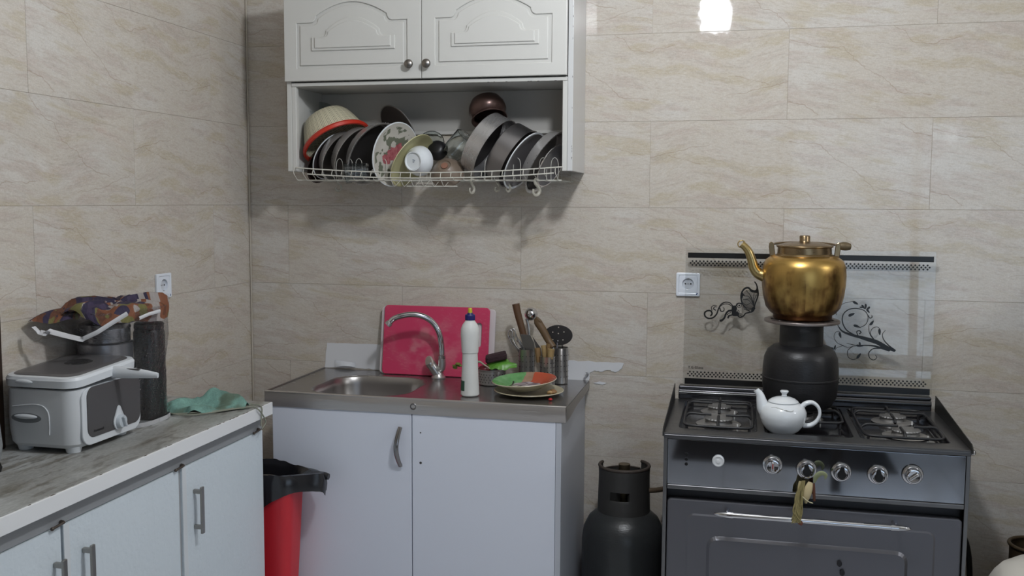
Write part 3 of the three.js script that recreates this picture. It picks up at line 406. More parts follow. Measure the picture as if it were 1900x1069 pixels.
// ---------------------------------------------------------------- cutting boards, wall sheets
{
  const redMap = tex(512, 384, (u, v) => { const w = fbm(u * 5, v * 4, 55, 4), sc = fbm(u * 40 + v * 10, v * 60, 57, 3); const c = mix3([198, 58, 96], [202, 108, 124], sm(0.42, 0.66, w) * sm(0.5, 0.1, Math.hypot(u - 0.45, (v - 0.45) * 0.9)) * 1.2); return mix3(c, [205, 120, 124], sm(0.58, 0.7, sc) * 0.35 * sm(0.4, 0.6, w)); });
  const tl = (n, l, x0, x1, h, zb, zt, mat, hole) => {
    const t = thing(n, l, 'cutting board', [0, SY + 0.0012, zb]); t.rotation.x = -Math.atan2(zb - zt, h);
    const sh = poly(rrect(x0, 0, x1, h, 0.014), hole ? [rrect(x1 - 0.05, h * 0.44, x1 - 0.028, h * 0.78, 0.01).reverse()] : []);
    const g = ext(sh, 0.008, 0.002); const p = g.attributes.position, uv = g.attributes.uv; for (let i = 0; i < p.count; i++) uv.setXY(i, (p.getX(i) - x0) / (x1 - x0), p.getY(i) / h);
    part('board', g, mat, t); return t;
  };
  tl('cutting_board', 'red plastic cutting board with pale knife wear leaning behind the faucet', 0.566, 0.972, 0.256, 0.062, 0.022, std('#ffffff', 0.4, 0, { map: redMap }), true);
  const b = tl('cutting_board', 'white plastic cutting board hidden behind the red one', 0.552, 0.992, 0.25, 0.0505, 0.0128, std('#cfc6c8', 0.35), false);
  const jag = (pts, s, amp) => { const o = []; for (let i = 0; i < pts.length; i++) { const a = pts[i], c = pts[(i + 1) % pts.length], n = 6; for (let k = 0; k < n; k++) { const q = k / n; o.push([lerp(a[0], c[0], q) + (k ? (hash(i, k, s) - 0.5) * amp : 0), lerp(a[1], c[1], q) + (k ? (hash(i, k, s + 5) - 0.5) * amp : 0)]); } } return o; };
  const P = (...q) => q.map(a => { const p = az(a[0], a[1], 0.003); return [p.x, p.y]; });
  const s1 = thing('wall_sheet', 'white adhesive sheet stuck on the tiles beside the red cutting board', 'plastic sheet', [0, 0, 0.0012]);
  part('sheet', ext(poly(jag(P([607, 636], [712, 640], [760, 643], [760, 690], [712, 691], [700, 686], [655, 683], [602, 682]), 3, 0.003)), 0.0012, 0.0003), M.paper, s1);
  part('curled_edge', grid(24, 4, (u, v) => { const p = az(lerp(622, 660, u), lerp(682 - 4 * Math.sin(u * 3), 668 + 5 * u, v), 0.002); p.z += 0.012 * Math.sin(Math.PI * u) * (1 - v) + 0.0015; return p; }), std('#d0d3d8', 0.35, 0, { side: THREE.DoubleSide }), s1);
  const s2 = thing('wall_sheet', 'torn white adhesive sheet stuck on the tiles behind the cutlery cups', 'plastic sheet', [0, 0, 0.0012]);
  part('sheet', ext(poly(jag(P([1046, 669], [1100, 671], [1157, 674], [1154, 684], [1143, 691], [1130, 687], [1112, 690], [1102, 688], [1094, 692], [1093, 706], [1050, 710]), 8, 0.004)), 0.0012, 0.0003), M.paper, s2);
  part('torn_flap', ext(poly(jag(P([1100, 711], [1112, 708], [1127, 711], [1119, 714]), 12, 0.002)), 0.0012, 0.0003), M.paper, s2);
  part('curled_edge', grid(10, 10, (u, v) => { const a = v * 5; const p = az(lerp(1086, 1090, u) + 3 * Math.sin(a), lerp(690, 703, v), 0.002); p.z += 0.004 + 0.006 * Math.sin(Math.PI * u) + 0.002 * Math.cos(a); return p; }), std('#9fa1a6', 0.2, 0.3, { side: THREE.DoubleSide }), s2);
}
// ---------------------------------------------------------------- on the sink: bottle, bowl, cups, utensils, plates
{
  const b = az(872, 735, 0.375), t = thing('detergent_bottle', 'white plastic detergent bottle with a blue and yellow cap', 'bottle', [b.x, SY + 0.0016, 0.375]);
  const pl = std('#cfd0cd', 0.4, 0, { specularIntensity: 0.6 });
  const prof = [[0, 0], [0.027, 0], [0.031, 0.004], [0.0305, 0.02], [0.027, 0.09], [0.0255, 0.138], [0.0255, 0.1415], [0.0275, 0.144], [0.031, 0.205], [0.0305, 0.222], [0.025, 0.236], [0.018, 0.246], [0.0155, 0.249], [0.0155, 0.256], [0, 0.256]];
  part('body', lathe(prof, 56, 0.5), pl, t);
  part('cap', [scallop(lathe([[0, 0.252], [0.0165, 0.252], [0.0165, 0.267], [0.015, 0.27], [0, 0.27]], 90), 0.0163, 0.015, 30), cyl(0.011, 0.0085, 0.006, 0, 0.27, 0)], std('#1d1a5e', 0.4), t, 'dark blue cap');
  part('nozzle', lathe([[0, 0.276], [0.0075, 0.276], [0.0068, 0.284], [0.007, 0.288], [0.0055, 0.291], [0, 0.291]], 24), std('#b9b32a', 0.4), t, 'yellow push nozzle');
  const lab = []; for (let i = 0; i <= 8; i++) lab.push(lerp(-2.7, -1.9, i / 8)); // label wraps the side
  part('label', grid(10, 1, (u, v) => { const a = lerp(Math.PI * 0.62, Math.PI * 1.12, u), y = lerp(0.018, 0.052, v), r = lerp(0.0306, 0.0293, v) + 0.0003; return V(r * Math.cos(a), y, r * Math.sin(a)); }), std('#2f5544', 0.4, 0, { side: THREE.DoubleSide }), t, 'dark green label');
}
{
  const b = ay(908, 715, SY), t = thing('steel_bowl', 'small perforated steel bowl of scraps beside the detergent bottle', 'bowl', [b.x + 0.004, SY + 0.0016, b.z - 0.02]);
  part('bowl', lathe([[0, 0], [0.044, 0], [0.047, 0.003], [0.049, 0.05], [0.053, 0.054], [0.053, 0.056], [0.047, 0.053], [0.045, 0.004], [0, 0.002]], 56), M.chromeDull, t);
  const holes = []; for (let r = 0; r < 4; r++) for (let k = 0; k < 26; k++) { const a = (k + 0.5 * (r % 2)) / 26 * Math.PI * 2, R = 0.0475 + 0.0004 * r; holes.push(mv(new THREE.CylinderGeometry(0.0017, 0.0017, 0.001, 8).rotateX(Math.PI / 2), R * Math.sin(a), 0.012 + 0.009 * r, R * Math.cos(a), 0, a, 0)); }
  part('perforation', holes, M.gap, t).userData.kind = 'stuff';
  const c = t.position;
  const rd = single('radish', blob(0.02, 1.2, 0.8, 1, 4, 0.2), std('#5e1620', 0.35), 'dark red vegetable piece in the small steel bowl', 'vegetable'); rd.position.set(c.x - 0.022, SY + 0.054, c.z + 0.012);
  const sp = single('scrub_pad', (() => { const g = new RoundedBoxGeometry(0.075, 0.026, 0.05, 8, 0.009); const p = g.attributes.position; for (let i = 0; i < p.count; i++) { const k = (fbm(p.getX(i) * 90, p.getY(i) * 90 + p.getZ(i) * 80, 15, 3) - 0.5) * 0.006; p.setXYZ(i, p.getX(i) + k, p.getY(i) + k + 0.004 * Math.sin(p.getX(i) * 60), p.getZ(i) + k); } g.computeVertexNormals(); return g; })(), std([0.06, 0.026, 0.034], 0.9, 0, { map: tex(128, 128, (u, v) => { const k = 120 + 130 * fbm(u * 18, v * 18, 44, 3); return [k, k, k]; }) }), 'dark purple scouring pad lying on top of the steel bowl', 'scouring pad'); sp.position.set(c.x + 0.012, SY + 0.095, c.z - 0.012); sp.rotation.set(0.05, 0.25, 0.07);
  const lf = single('green_leaf', (() => { const N = 26; return grid(N, 14, (u, v) => { const w = 0.03 * Math.sin(Math.PI * Math.min(1, 0.06 + u * 0.9)) ** 0.7, s = (v - 0.5) * 2; return V(-0.02 + 0.115 * u, 0.012 * Math.sin(u * 3) + 0.003 * Math.sin(v * 7 + u * 6) + 0.003 * Math.cos(u * 15) * s - 0.004 * s * s, s * w * (1 + 0.08 * Math.sin(u * 30))); }); })(), std('#5f9a3a', 0.35, 0, { side: THREE.DoubleSide, transmission: 0.15, thickness: 0 }), 'bright green leaf sticking out of the steel bowl', 'leaf'); lf.position.set(c.x - 0.005, SY + 0.066, c.z + 0.005); lf.rotation.set(0.5, 0.1, 0.0);
  const st = single('vegetable_stalk', sweep([V(-0.05, 0, 0), V(-0.03, 0.008, 0), V(-0.01, 0.0, 0.01), V(0.012, -0.012, 0.012)], s => 0.005 * (1 - 0.7 * s), { seg: 20, rad: 8 }), std('#9aa08a', 0.5), 'pale vegetable stalk end over the rim of the steel bowl', 'vegetable'); st.position.set(c.x - 0.01, SY + 0.074, c.z + 0.022);
  const bd = single('herb_sprig', [0, 1, 2, 3, 4].map(i => mv(blob(0.009, 1, 0.5, 0.8, i, 0.3, 2), 0.009 * Math.cos(i * 1.3), 0.008 * Math.sin(i * 2.1), 0.003 * i - 0.006)), std('#6f7a36', 0.7), 'yellow green herb sprig behind the detergent bottle', 'herb'); { const p = az(848, 679, 0.18); bd.position.set(p.x, p.y, 0.18); }
}
const cupPos = [];
function cup(px, pyTop, z, r, h, label) {
  const p = az(px, pyTop, z), t = thing('cutlery_cup', label, 'cutlery holder', [p.x, SY + 0.0016, z]);
  part('cup', lathe([[0, 0], [r - 0.002, 0], [r, 0.002], [r, h - 0.002], [r + 0.0015, h], [r - 0.001, h], [r - 0.0015, 0.003], [0, 0.002]], 44), M.chromeDull, t);
  const holes = []; for (let k = 0; k < 14; k++) for (let j = 0; j < 5; j++) { const a = k / 14 * 6.283 + 0.2; holes.push(mv(new THREE.CylinderGeometry(0.0016, 0.0016, 0.0008, 8).rotateX(Math.PI / 2), (r + 0.0002) * Math.sin(a), h * (0.2 + 0.15 * j), (r + 0.0002) * Math.cos(a), 0, a, 0)); }
  part('perforation', holes, M.gap, t).userData.kind = 'stuff';
  cupPos.push([p.x, z, h]); return t;
}
cup(977, 650, 0.11, 0.029, 0.122, 'steel cutlery cup holding forks and spoons, beside the bright green leaf');
cup(1016, 668, 0.152, 0.026, 0.105, 'shorter steel cutlery cup holding wooden knife handles, between the other two cups');
cup(1041, 647, 0.085, 0.026, 0.128, 'tall perforated steel cutlery cup holding the black skimmer');
const tan = std('#836845', 0.5), tanPale = std('#9a8258', 0.5), brownWood = std('#543a24', 0.45), oldWood = std('#5f4a32', 0.5), alu = std([0.3, 0.29, 0.28], 0.35, 1);
function utensil(name, label, cat, foot, path, rf, mat, o = {}) {   // path in pixels at one depth, from the cup upwards
  const t = thing(name, label, cat, foot); const w = p => p.clone().sub(V(...foot));
  part(o.part ?? 'handle', sweep(path.map(p => w(az(...p))), rf, { seg: 30, rad: 12, flat: o.flat ?? 0.55 }), mat, t); return [t, w];
}
{
  const [A, B, C] = cupPos, fA = [A[0], SY + 0.006, A[1]], fB = [B[0], SY + 0.006, B[1]], fC = [C[0], SY + 0.006, C[1]];
  { const [t, w] = utensil('kitchen_knife', 'tall knife with a dark-edged brown wooden handle standing in the fork cup', 'knife', fA, [[972, 624, A[1]], [967, 605, A[1]], [961, 583, A[1]], [957, 564, A[1]]], s => 0.0125 + 0.002 * s, brownWood, { flat: 0.95 }); const a = w(az(972, 624, A[1])); part('blade', [rod(a, V(0.004, 0.02, 0), 0.005)], M.chromeDull, t); }
  { const t = thing('ladle', 'steel ladle with its round bowl above the wooden handles', 'ladle', fA), w = p => p.clone().sub(V(...fA)); const h = w(az(986, 583, A[1] - 0.03)); part('handle', sweep([V(0.008, 0.01, -0.01), w(az(982, 640, A[1] - 0.02)), w(az(980, 605, A[1] - 0.03)), w(az(977, 592, A[1] - 0.03))], 0.0055, { seg: 24, rad: 10, flat: 0.5 }), M.chromeDull, t); part('bowl', orient(lathe([[0, -0.022], [0.012, -0.019], [0.021, -0.008], [0.024, 0.004], [0.023, 0.004], [0.019, -0.008], [0.01, -0.017], [0, -0.02]], 36, 0), h.toArray(), [-0.5, -0.1, -0.8]), M.chrome, t); }
  { const t = thing('serving_turner', 'broad grey steel turner standing in front of the ladle', 'turner', fA), w = p => p.clone().sub(V(...fA)); const P = q => { const p = w(az(q[0], q[1], A[1] + 0.012)); return [p.x, p.y]; }; const g = ext(poly([[966, 620], [984, 622], [991, 636], [993, 652], [981, 654], [970, 642]].map(P)), 0.0016, 0.0004); g.translate(0, 0, 0.012); part('blade', g, std([0.22, 0.21, 0.2], 0.4, 1), t); part('shank', rod(V(0.002, 0.012, 0.012), w(az(985, 652, A[1] + 0.012)), 0.003), alu, t); }
  const forks = [[[962, 652], [950, 637], [944, 624], 'dark steel fork leaning furthest out of the fork cup', 'fork'], [[968, 655], [957, 640], [949, 622], 'steel fork with looped handle in the fork cup', 'fork'], [[972, 655], [963, 636], [957, 620], 'steel spoon handle beside the looped fork', 'spoon'], [[978, 655], [970, 643], [960, 630], 'short steel spoon handle nearest the turner', 'spoon']];
  forks.forEach(([a, b, c, l, k], i) => { const z = A[1] + 0.012 - 0.006 * i; const t = thing(k === 'fork' ? 'table_fork' : 'table_spoon', l, k, fA), w = p => p.clone().sub(V(...fA)); part('handle', sweep([V(-0.004 + 0.003 * i, 0.014, 0), w(az(...a, z)), w(az(...b, z)), w(az(...c, z))], s => 0.0028 + 0.0035 * s * s, { seg: 26, rad: 10, flat: 0.45 }), i === 0 ? M.steelDark : M.chromeDull, t); if (i < 2) { const e = w(az(...c, z)); part('ring', mv(new THREE.TorusGeometry(0.0105, 0.0026, 8, 24).scale(0.8, 1.5, 1), e.x + 0.006, e.y + 0.006, e.z), M.chromeDull, t); } });
  { const [t, w] = utensil('kitchen_knife', 'knife with a long brown wooden handle hooked at the end', 'knife', fB, [[1027, 645, B[1] - 0.02], [1018, 632, B[1] - 0.03], [1007, 612, B[1] - 0.03], [998, 596, B[1] - 0.03], [1001, 593, B[1] - 0.03]], s => 0.0125 + 0.0035 * s, oldWood, { flat: 0.95 }); part('blade', rod(w(az(1027, 645, B[1] - 0.02)), V(0.004, 0.02, 0), 0.004), M.chromeDull, t); }
  [[[1000, 672], [998, 655], [997, 646], tan, 0.009, 'tan wooden knife handle beside the dark knife point', -0.01], [[1011, 672], [1010, 655], [1008, 641], tanPale, 0.0075, 'slim pale wooden knife handle in the middle of the short cup', -0.012], [[1021, 670], [1022, 655], [1023, 648], tanPale, 0.0105, 'thick pale wooden knife handle at the front of the short cup', 0.01], [[1017, 660], [1018, 646], [1019, 638], tan, 0.0085, 'tan wooden handle behind the thick pale one', -0.02]].forEach(([a, b, c, m, r, l, dz], i) => {
    const z = B[1] + dz, [t, w] = utensil('small_knife', l, 'knife', fB, [[...a, z], [...b, z], [...c, z]], s => r * 1.15 * (0.88 + 0.2 * s), m, { flat: 0.95 }); const q = w(az(...a, z)); part('blade', rod(q, V(lerp(-0.006, 0.008, i / 3), 0.02, 0), 0.0022), M.chromeDull, t);
  });
  { const t = thing('paring_blade', 'dark pointed knife blade leaning between the turner and the tan handle', 'knife', fB), w = p => p.clone().sub(V(...fB)); const P = q => { const p = w(az(q[0], q[1], B[1] - 0.035)); return [p.x, p.y]; }; part('blade', ext(poly([[988, 624], [1003, 645], [1005, 660], [998, 655]].map(P)), 0.0014, 0.0003).translate(0, 0, -0.035), M.steelDark, t); part('tang', rod(w(az(1003, 657, B[1] - 0.035)), V(0, 0.02, -0.01), 0.003), M.steelDark, t); }
  { const t = thing('skimmer', 'black perforated skimmer disc rising from the tall steel cup', 'skimmer', fC), w = p => p.clone().sub(V(...fC)); const c = w(az(1036, 622, C[1])), hs = [[0, -0.02], [0.02, 0.012], [-0.02, 0.01], [0, 0.006], [0, 0.028], [0.017, -0.016], [-0.019, -0.016]].map(q => Array.from({ length: 12 }, (_, i) => [q[0] + 0.0022 * Math.cos(-i / 12 * 6.283), q[1] + 0.0022 * Math.sin(-i / 12 * 6.283)]));
    const disc = poly(Array.from({ length: 48 }, (_, i) => [0.051 * Math.cos(i / 48 * 6.283), 0.036 * Math.sin(i / 48 * 6.283)]), hs); part('disc', mv(ext(disc, 0.003, 0.0008), c.x, c.y, c.z, -0.1, 0.05, 0), std([0.014, 0.012, 0.012], 0.45), t); part('handle', sweep([V(0, 0.012, 0), w(az(1033, 665, C[1] + 0.006)), w(az(1034, 636, C[1] + 0.008))], 0.0065, { seg: 16, rad: 10, flat: 0.4 }), std('#77757c', 0.45), t); part('rivet', mv(new THREE.SphereGeometry(0.003, 10, 8), c.x, c.y - 0.02, c.z + 0.006), M.chrome, t); }
  { const t = thing('measuring_spoon', 'dark spoon handle standing beside the skimmer shaft', 'spoon', fC), w = p => p.clone().sub(V(...fC)); part('handle', sweep([V(0.006, 0.012, 0), w(az(1045, 660, C[1])), w(az(1043, 641, C[1] + 0.01))], 0.004, { seg: 14, rad: 8, flat: 0.6 }), M.steelDark, t); }
}
{
  const b = ay(990, 727, SY); b.z = 0.302; b.x -= 0.006; const t = thing('serving_plate', 'cream plate with food scraps under the orange and green plate', 'plate', [b.x, SY + 0.0016, b.z]); part('plate', lathe(plateP(0.117, 0.014), 64), std('#b6ad94', 0.3), t);
  const map = tex(512, 512, (u, v) => {
    const x = u - 0.5, y = v - 0.5, r = Math.hypot(x, y) * 2, w = (fbm(u * 7, v * 7, 81, 3) - 0.5) * 0.1; let c = [181, 176, 160];
    const e = x + y * 0.25 + w;
    c = e < -0.13 ? mix3([84, 140, 84], [122, 176, 116], fbm(u * 12, v * 12, 84, 3)) : e < 0.02 ? mix3([150, 120, 98], [168, 140, 120], fbm(u * 14, v * 14, 83, 3)) : [186, 84, 58];
    const swirl = Math.sin((Math.atan2(y + 0.1, x - 0.02) * 4 + r * 14 + w * 20)); if (Math.hypot(x - 0.0, y) < 0.24 + w) c = mix3([128, 112, 118], [176, 166, 168], sm(-0.4, 0.6, swirl));
    if (Math.abs(x + 0.24 + (y * y) * 1.2 + y * 0.5) < 0.012 && Math.abs(y) < 0.24) c = [26, 46, 24];
    return r > 0.985 ? [190, 180, 160] : c;
  });
  const q = ay(977, 712, SY + 0.03); q.z = 0.302; const p2 = thing('decorated_plate', 'green and orange patterned melamine plate stacked on the cream plate', 'plate', [q.x, SY + 0.024, q.z]); p2.rotation.set(0.04, 0.15, 0.055);
  const deep = [[0, 0.0], [0.05, 0.0], [0.053, -0.003], [0.057, -0.003], [0.062, 0.003], [0.09, 0.016], [0.106, 0.024], [0.109, 0.0255], [0.1075, 0.0275], [0.088, 0.0195], [0.06, 0.0075], [0.05, 0.0045], [0, 0.0045]];
  part('plate', planarUV(lathe(deep, 72, 0.6), 0.109), std('#ffffff', 0.18, 0, { map, clearcoat: 0.5, clearcoatRoughness: 0.05 }), p2); part('underside', lathe([[0.0535, -0.0034], [0.0575, -0.0034], [0.0625, 0.0025], [0.0905, 0.0155], [0.1065, 0.0235], [0.1092, 0.0253]], 72, 0), std('#b5b09c', 0.35, 0, { side: THREE.DoubleSide }), p2, 'cream underside');
  for (let i = 0; i < 5; i++) { const s = single('food_scrap', blob(0.006 + 0.004 * rnd(), 1.3, 0.7, 1, 60 + i, 0.4, 2), std(i % 2 ? '#8d6a45' : '#b49468', 0.6), ['largest brown food scrap on the cream plate', 'pale food scrap at the rim of the cream plate', 'brown food scrap tucked under the patterned plate', 'pale food scrap between brown scraps on the cream plate', 'brown food scrap nearest the cream plate front rim'][i], 'food scrap', 'food scraps on the cream plate'); s.position.set(b.x + 0.075 + 0.02 * rnd(), SY + 0.0165, b.z + 0.022 + 0.03 * (i / 5 - 0.5)); }
  const r = ay(1021, 744, SY), w = single('red_peel', blob(0.006, 1.1, 0.7, 0.9, 90, 0.3, 2), std('#b02226', 0.4), 'tiny red scrap lying on the sink edge before the plates', 'food scrap'); w.position.set(r.x, SY + 0.005, r.z);
}

// ---------------------------------------------------------------- cooker
const KX0 = 1.648, KX1 = 2.486, KZ0 = 0.075, KZ1 = 0.6;
{
  const t = thing('gas_cooker', 'dark grey gas cooker with a mirrored control panel and raised glass lid', 'cooker');
  const ss = std([0.2, 0.2, 0.205], 0.4, 0.9, { roughnessMap: brushed }), bodyM = std([0.165, 0.165, 0.182], 0.4, 0.86);
  part('body', [bx(KX0 + 0.004, 0.06, KZ0, KX0 + 0.012, 0.815, KZ1 - 0.004, 0.001), bx(KX1 - 0.012, 0.06, KZ0, KX1 - 0.004, 0.815, KZ1 - 0.004, 0.001), bx(KX0 + 0.0125, 0.06, KZ0, KX1 - 0.0125, 0.79, KZ0 + 0.008, 0.001), bx(KX0 + 0.0125, 0.06, KZ0 + 0.0085, KX1 - 0.0125, 0.07, KZ1 - 0.03, 0.001), bx(KX0 + 0.0125, 0.1, KZ1 - 0.055, KX1 - 0.0125, 0.66, KZ1 - 0.045, 0.001)], std([0.085, 0.085, 0.09], 0.5, 0.8), t);
  for (const [x, z] of [[KX0 + 0.05, KZ0 + 0.05], [KX1 - 0.05, KZ0 + 0.05], [KX0 + 0.05, KZ1 - 0.06], [KX1 - 0.05, KZ1 - 0.06]]) part('foot', cyl(0.018, 0.022, 0.0595, x, 0.0005, z), M.black, t);
  part('front_post', [bx(KX0 + 0.001, 0.06, KZ1 - 0.03, KX0 + 0.012, 0.815, KZ1 + 0.002, 0.002)], ss, t); part('front_post', [bx(KX1 - 0.012, 0.06, KZ1 - 0.03, KX1 - 0.001, 0.815, KZ1 + 0.002, 0.002)], ss, t);
  // mirrored control panel
  const cp = part('control_panel', bx(KX0 + 0.013, 0.676, KZ1 - 0.02, KX1 - 0.013, 0.812, KZ1 + 0.001, 0.002), std([0.4, 0.42, 0.46], 0.05, 1), t);
  part('trim_strip', bx(KX0 + 0.013, 0.662, KZ1 - 0.02, KX1 - 0.013, 0.6755, KZ1 + 0.005, 0.003), ss, t);
  for (let i = 0; i < 3; i++) part('indicator', mv(new THREE.CylinderGeometry(0.0048, 0.0048, 0.002, 16).rotateX(Math.PI / 2), 1.7155, 0.768 - 0.0145 * i, KZ1 + 0.0015), M.black, cp);
  const btn = part('button', lathe([[0, 0], [0.0165, 0], [0.0175, 0.003], [0.0165, 0.008], [0.014, 0.0095], [0.0115, 0.008], [0.006, 0.0085], [0.005, 0.0105], [0, 0.0108]], 36).rotateX(Math.PI / 2), std('#d4d5d6', 0.35), cp, 'round white ignition button'); btn.position.set(1.807, 0.755, KZ1 + 0.0012);
  [[1.959, 0.7545, 0], [2.053, 0.748, 0.1], [2.147, 0.7465, -0.05], [2.245, 0.746, 0.05], [2.336, 0.752, -0.9]].forEach(([x, y, a], i) => {
    const k = part('knob', lathe([[0, 0], [0.026, 0], [0.027, 0.002], [0.027, 0.006], [0.0225, 0.008], [0.0215, 0.024], [0.019, 0.028], [0.0165, 0.0285], [0.0155, 0.027], [0, 0.0255]], 44, 0.6).rotateX(Math.PI / 2), M.chrome, cp, 'chrome control knob'); k.position.set(x, y, KZ1 + 0.0012);
    if (i === 0 || i === 4) { const g = part('grip', mv(new RoundedBoxGeometry(0.0095, 0.03, 0.012, 4, 0.0045), 0, 0, 0.029), M.chrome, k); g.rotation.z = a; }
    else { const kh = [...Array.from({ length: 25 }, (_, q) => { const t2 = Math.PI * 0.72 + q / 24 * Math.PI * 1.56; return [0.0118 * Math.cos(t2), 0.0118 * Math.sin(t2) - 0.003]; }), [0.0048, 0.02], [-0.0048, 0.02]]; const g = part('inlay', ext(poly(kh), 0.006, 0.002), M.black, k, 'black keyhole-shaped finger inlay'); g.position.z = 0.0245; g.rotation.z = a; }
    part('skirt', new THREE.TorusGeometry(0.0265, 0.002, 8, 40).translate(0, 0, 0.003), M.black, k); if (i === 0) part('marker', mv(new RoundedBoxGeometry(0.004, 0.014, 0.003, 2, 0.001), 0, 0.004, 0.0395), std('#8c3b36', 0.4), k, 'reddish pointer mark');
  });
  // oven door with two embossed steps
  const dz = KZ1 - 0.03, d = part('oven_door', ext(poly(rrect(KX0 + 0.014, 0.1, KX1 - 0.014, 0.632, 0.012)), 0.028, 0.004).translate(0, 0, dz), bodyM, t);
  const emb = (x0, y0, x1, y1, r, h, b, z) => { const s = poly(rrect(x0, y0, x1, y1, r)); const g = new THREE.ExtrudeGeometry(s, { depth: 0.0005, bevelEnabled: true, bevelSize: b, bevelThickness: h, bevelSegments: 1, bevelOffset: -b, curveSegments: 10 }); g.translate(0, 0, z); return g; };
  part('embossed_panel', emb(KX0 + 0.064, 0.14, KX1 - 0.075, 0.598, 0.03, 0.006, 0.012, dz + 0.024), bodyM, d);
  part('embossed_panel', emb(KX0 + 0.104, 0.18, KX1 - 0.125, 0.556, 0.06, 0.032, 0.036, dz + 0.006), bodyM, d);
  for (const p of [[1558, 1047], [1563, 1064]]) { const q = az(...p, KZ1 + 0.017); part('stain', mv(new THREE.SphereGeometry(1, 12, 8).scale(0.007, 0.009, 0.0008), q.x, q.y, KZ1 + 0.0145), std('#14131a', 0.6), d); }
  const hz = KZ1 + 0.045, hA = az(1326, 953, hz), hB = az(1690, 983, hz), hy = (hA.y + hB.y) / 2, x0 = hA.x, x1 = hB.x;
  const bar = part('handle', rod([x0 + 0.05, hy, hz], [x1 - 0.05, hy, hz], 0.0078, 20), M.chrome, d, 'long chrome bar handle');
  for (const s of [0, 1]) { const a = s ? x1 : x0, k = s ? -1 : 1; part('handle_end', [sweep([V(a + k * 0.052, hy, hz), V(a + k * 0.03, hy, hz), V(a + k * 0.006, hy - 0.001, hz - 0.004), V(a, hy - 0.002, hz - 0.008)], q => 0.0096 - 0.006 * q * q, { seg: 16, rad: 18 }), rod([a + k * 0.035, hy, hz], [a + k * 0.035, hy, dz + 0.03], 0.008, 14)], M.chrome, bar); }
  // hob: steel rim, black wells, burners, pan supports
  const wells = [[1.688, 0.118, 1.916, 0.535], [1.938, 0.118, 2.186, 0.535], [2.206, 0.118, 2.448, 0.535]];
  part('hob_rim', [ext(poly([[KX0, KZ0 + 0.02], [KX1, KZ0 + 0.02], [KX1, KZ1 + 0.005], [KX0, KZ1 + 0.005]], wells.map(w => rrect(...w, 0.02).reverse())), 0.014, 0.003).rotateX(Math.PI / 2).translate(0, 0.83, 0), bx(KX0 + 0.001, 0.813, KZ1 - 0.012, KX1 - 0.001, 0.8255, KZ1 + 0.006, 0.003)], std([0.13, 0.13, 0.135], 0.4, 0.85, { roughnessMap: brushed }), t);
  part('side_flange', ext(poly([[0, 0], [0.53, 0], [0.53, 0.058], [0.02, 0.024], [0, 0.012]]), 0.003, 0.0008).rotateY(Math.PI / 2).translate(KX0 - 0.002, 0.823, KZ1 + 0.02), std([0.06, 0.06, 0.06], 0.4, 0.8), t).rotation.z = 0.0;
  part('side_flange', ext(poly([[0, 0], [0.53, 0], [0.53, 0.058], [0.02, 0.024], [0, 0.012]]), 0.003, 0.0008).rotateY(Math.PI / 2).translate(KX1 - 0.002, 0.823, KZ1 + 0.02), std([0.06, 0.06, 0.055], 0.4, 0.8), t);
  wells.forEach((w, i) => {
    const rg = (k, y) => rrect(w[0] + k, w[1] + k, w[2] - k, w[3] - k, 0.02, 6).map(p => V(p[0], y, p[1]));
    const wl = part('hob_well', loft([rg(-0.002, 0.8295), rg(0.003, 0.826), rg(0.01, 0.817), rg(0.02, 0.8155)].map(r => r), false, true, 0.8), i === 0 ? std([0.05, 0.048, 0.05], 0.22, 0.5, { clearcoat: 1, clearcoatRoughness: 0.15, side: THREE.DoubleSide }) : std([0.012, 0.011, 0.013], 0.16, 0, { clearcoat: 1, clearcoatRoughness: 0.1, side: THREE.DoubleSide }), t);
    const cx = (w[0] + w[2]) / 2, bs = i === 1 ? [[2.05, 0.25, 1.25]] : i === 0 ? [[1.802, 0.395, 1.15], [1.8, 0.215, 1]] : [[2.345, 0.415, 1.1], [2.335, 0.225, 1.05]];
    bs.forEach(([x, z, s]) => {
      const b = part('burner', lathe([[0, 0.0], [0.058 * s, 0.0], [0.06 * s, 0.002], [0.05 * s, 0.005], [0.036 * s, 0.006], [0.034 * s, 0.014], [0.038 * s, 0.016], [0, 0.016]], 44).translate(x, 0.816, z), std([0.34, 0.33, 0.32], 0.45, 0.7), t);
      part('burner_cap', scallop(lathe([[0, 0.016], [0.036 * s, 0.016], [0.038 * s, 0.018], [0.036 * s, 0.0215], [0, 0.0225]], 96), 0.035 * s, 0.02, 24).translate(x, 0.8165, z), std([0.24, 0.235, 0.23], 0.5, 0.6), b);
      part('igniter', cyl(0.003, 0.002, 0.012, x + 0.05 * s, 0.817, z + 0.035 * s, 10), M.white, b);
    });
    const m = M.castIron, yy = 0.8455, Z1 = i === 1 ? 0.378 : w[3] - 0.014, sup = part('pan_support', wire(rrect(w[0] + 0.014, w[1] + 0.014, w[2] - 0.014, Z1, 0.025, 3).map(p => V(p[0], 0.836, p[1])), 0.0042, { closed: true, seg: 90 }), m, t, 'black wire pan support');
    const bar1 = (a, b) => part('support_bar', wire([V(a[0], 0.836, a[1]), V(lerp(a[0], b[0], 0.12), yy, lerp(a[1], b[1], 0.12)), V(lerp(a[0], b[0], 0.6), yy, lerp(a[1], b[1], 0.6)), V(b[0], yy, b[1])], 0.0042, { seg: 20 }), m, sup);
    const X0 = w[0] + 0.014, X1 = w[2] - 0.014, Z0 = w[1] + 0.014;
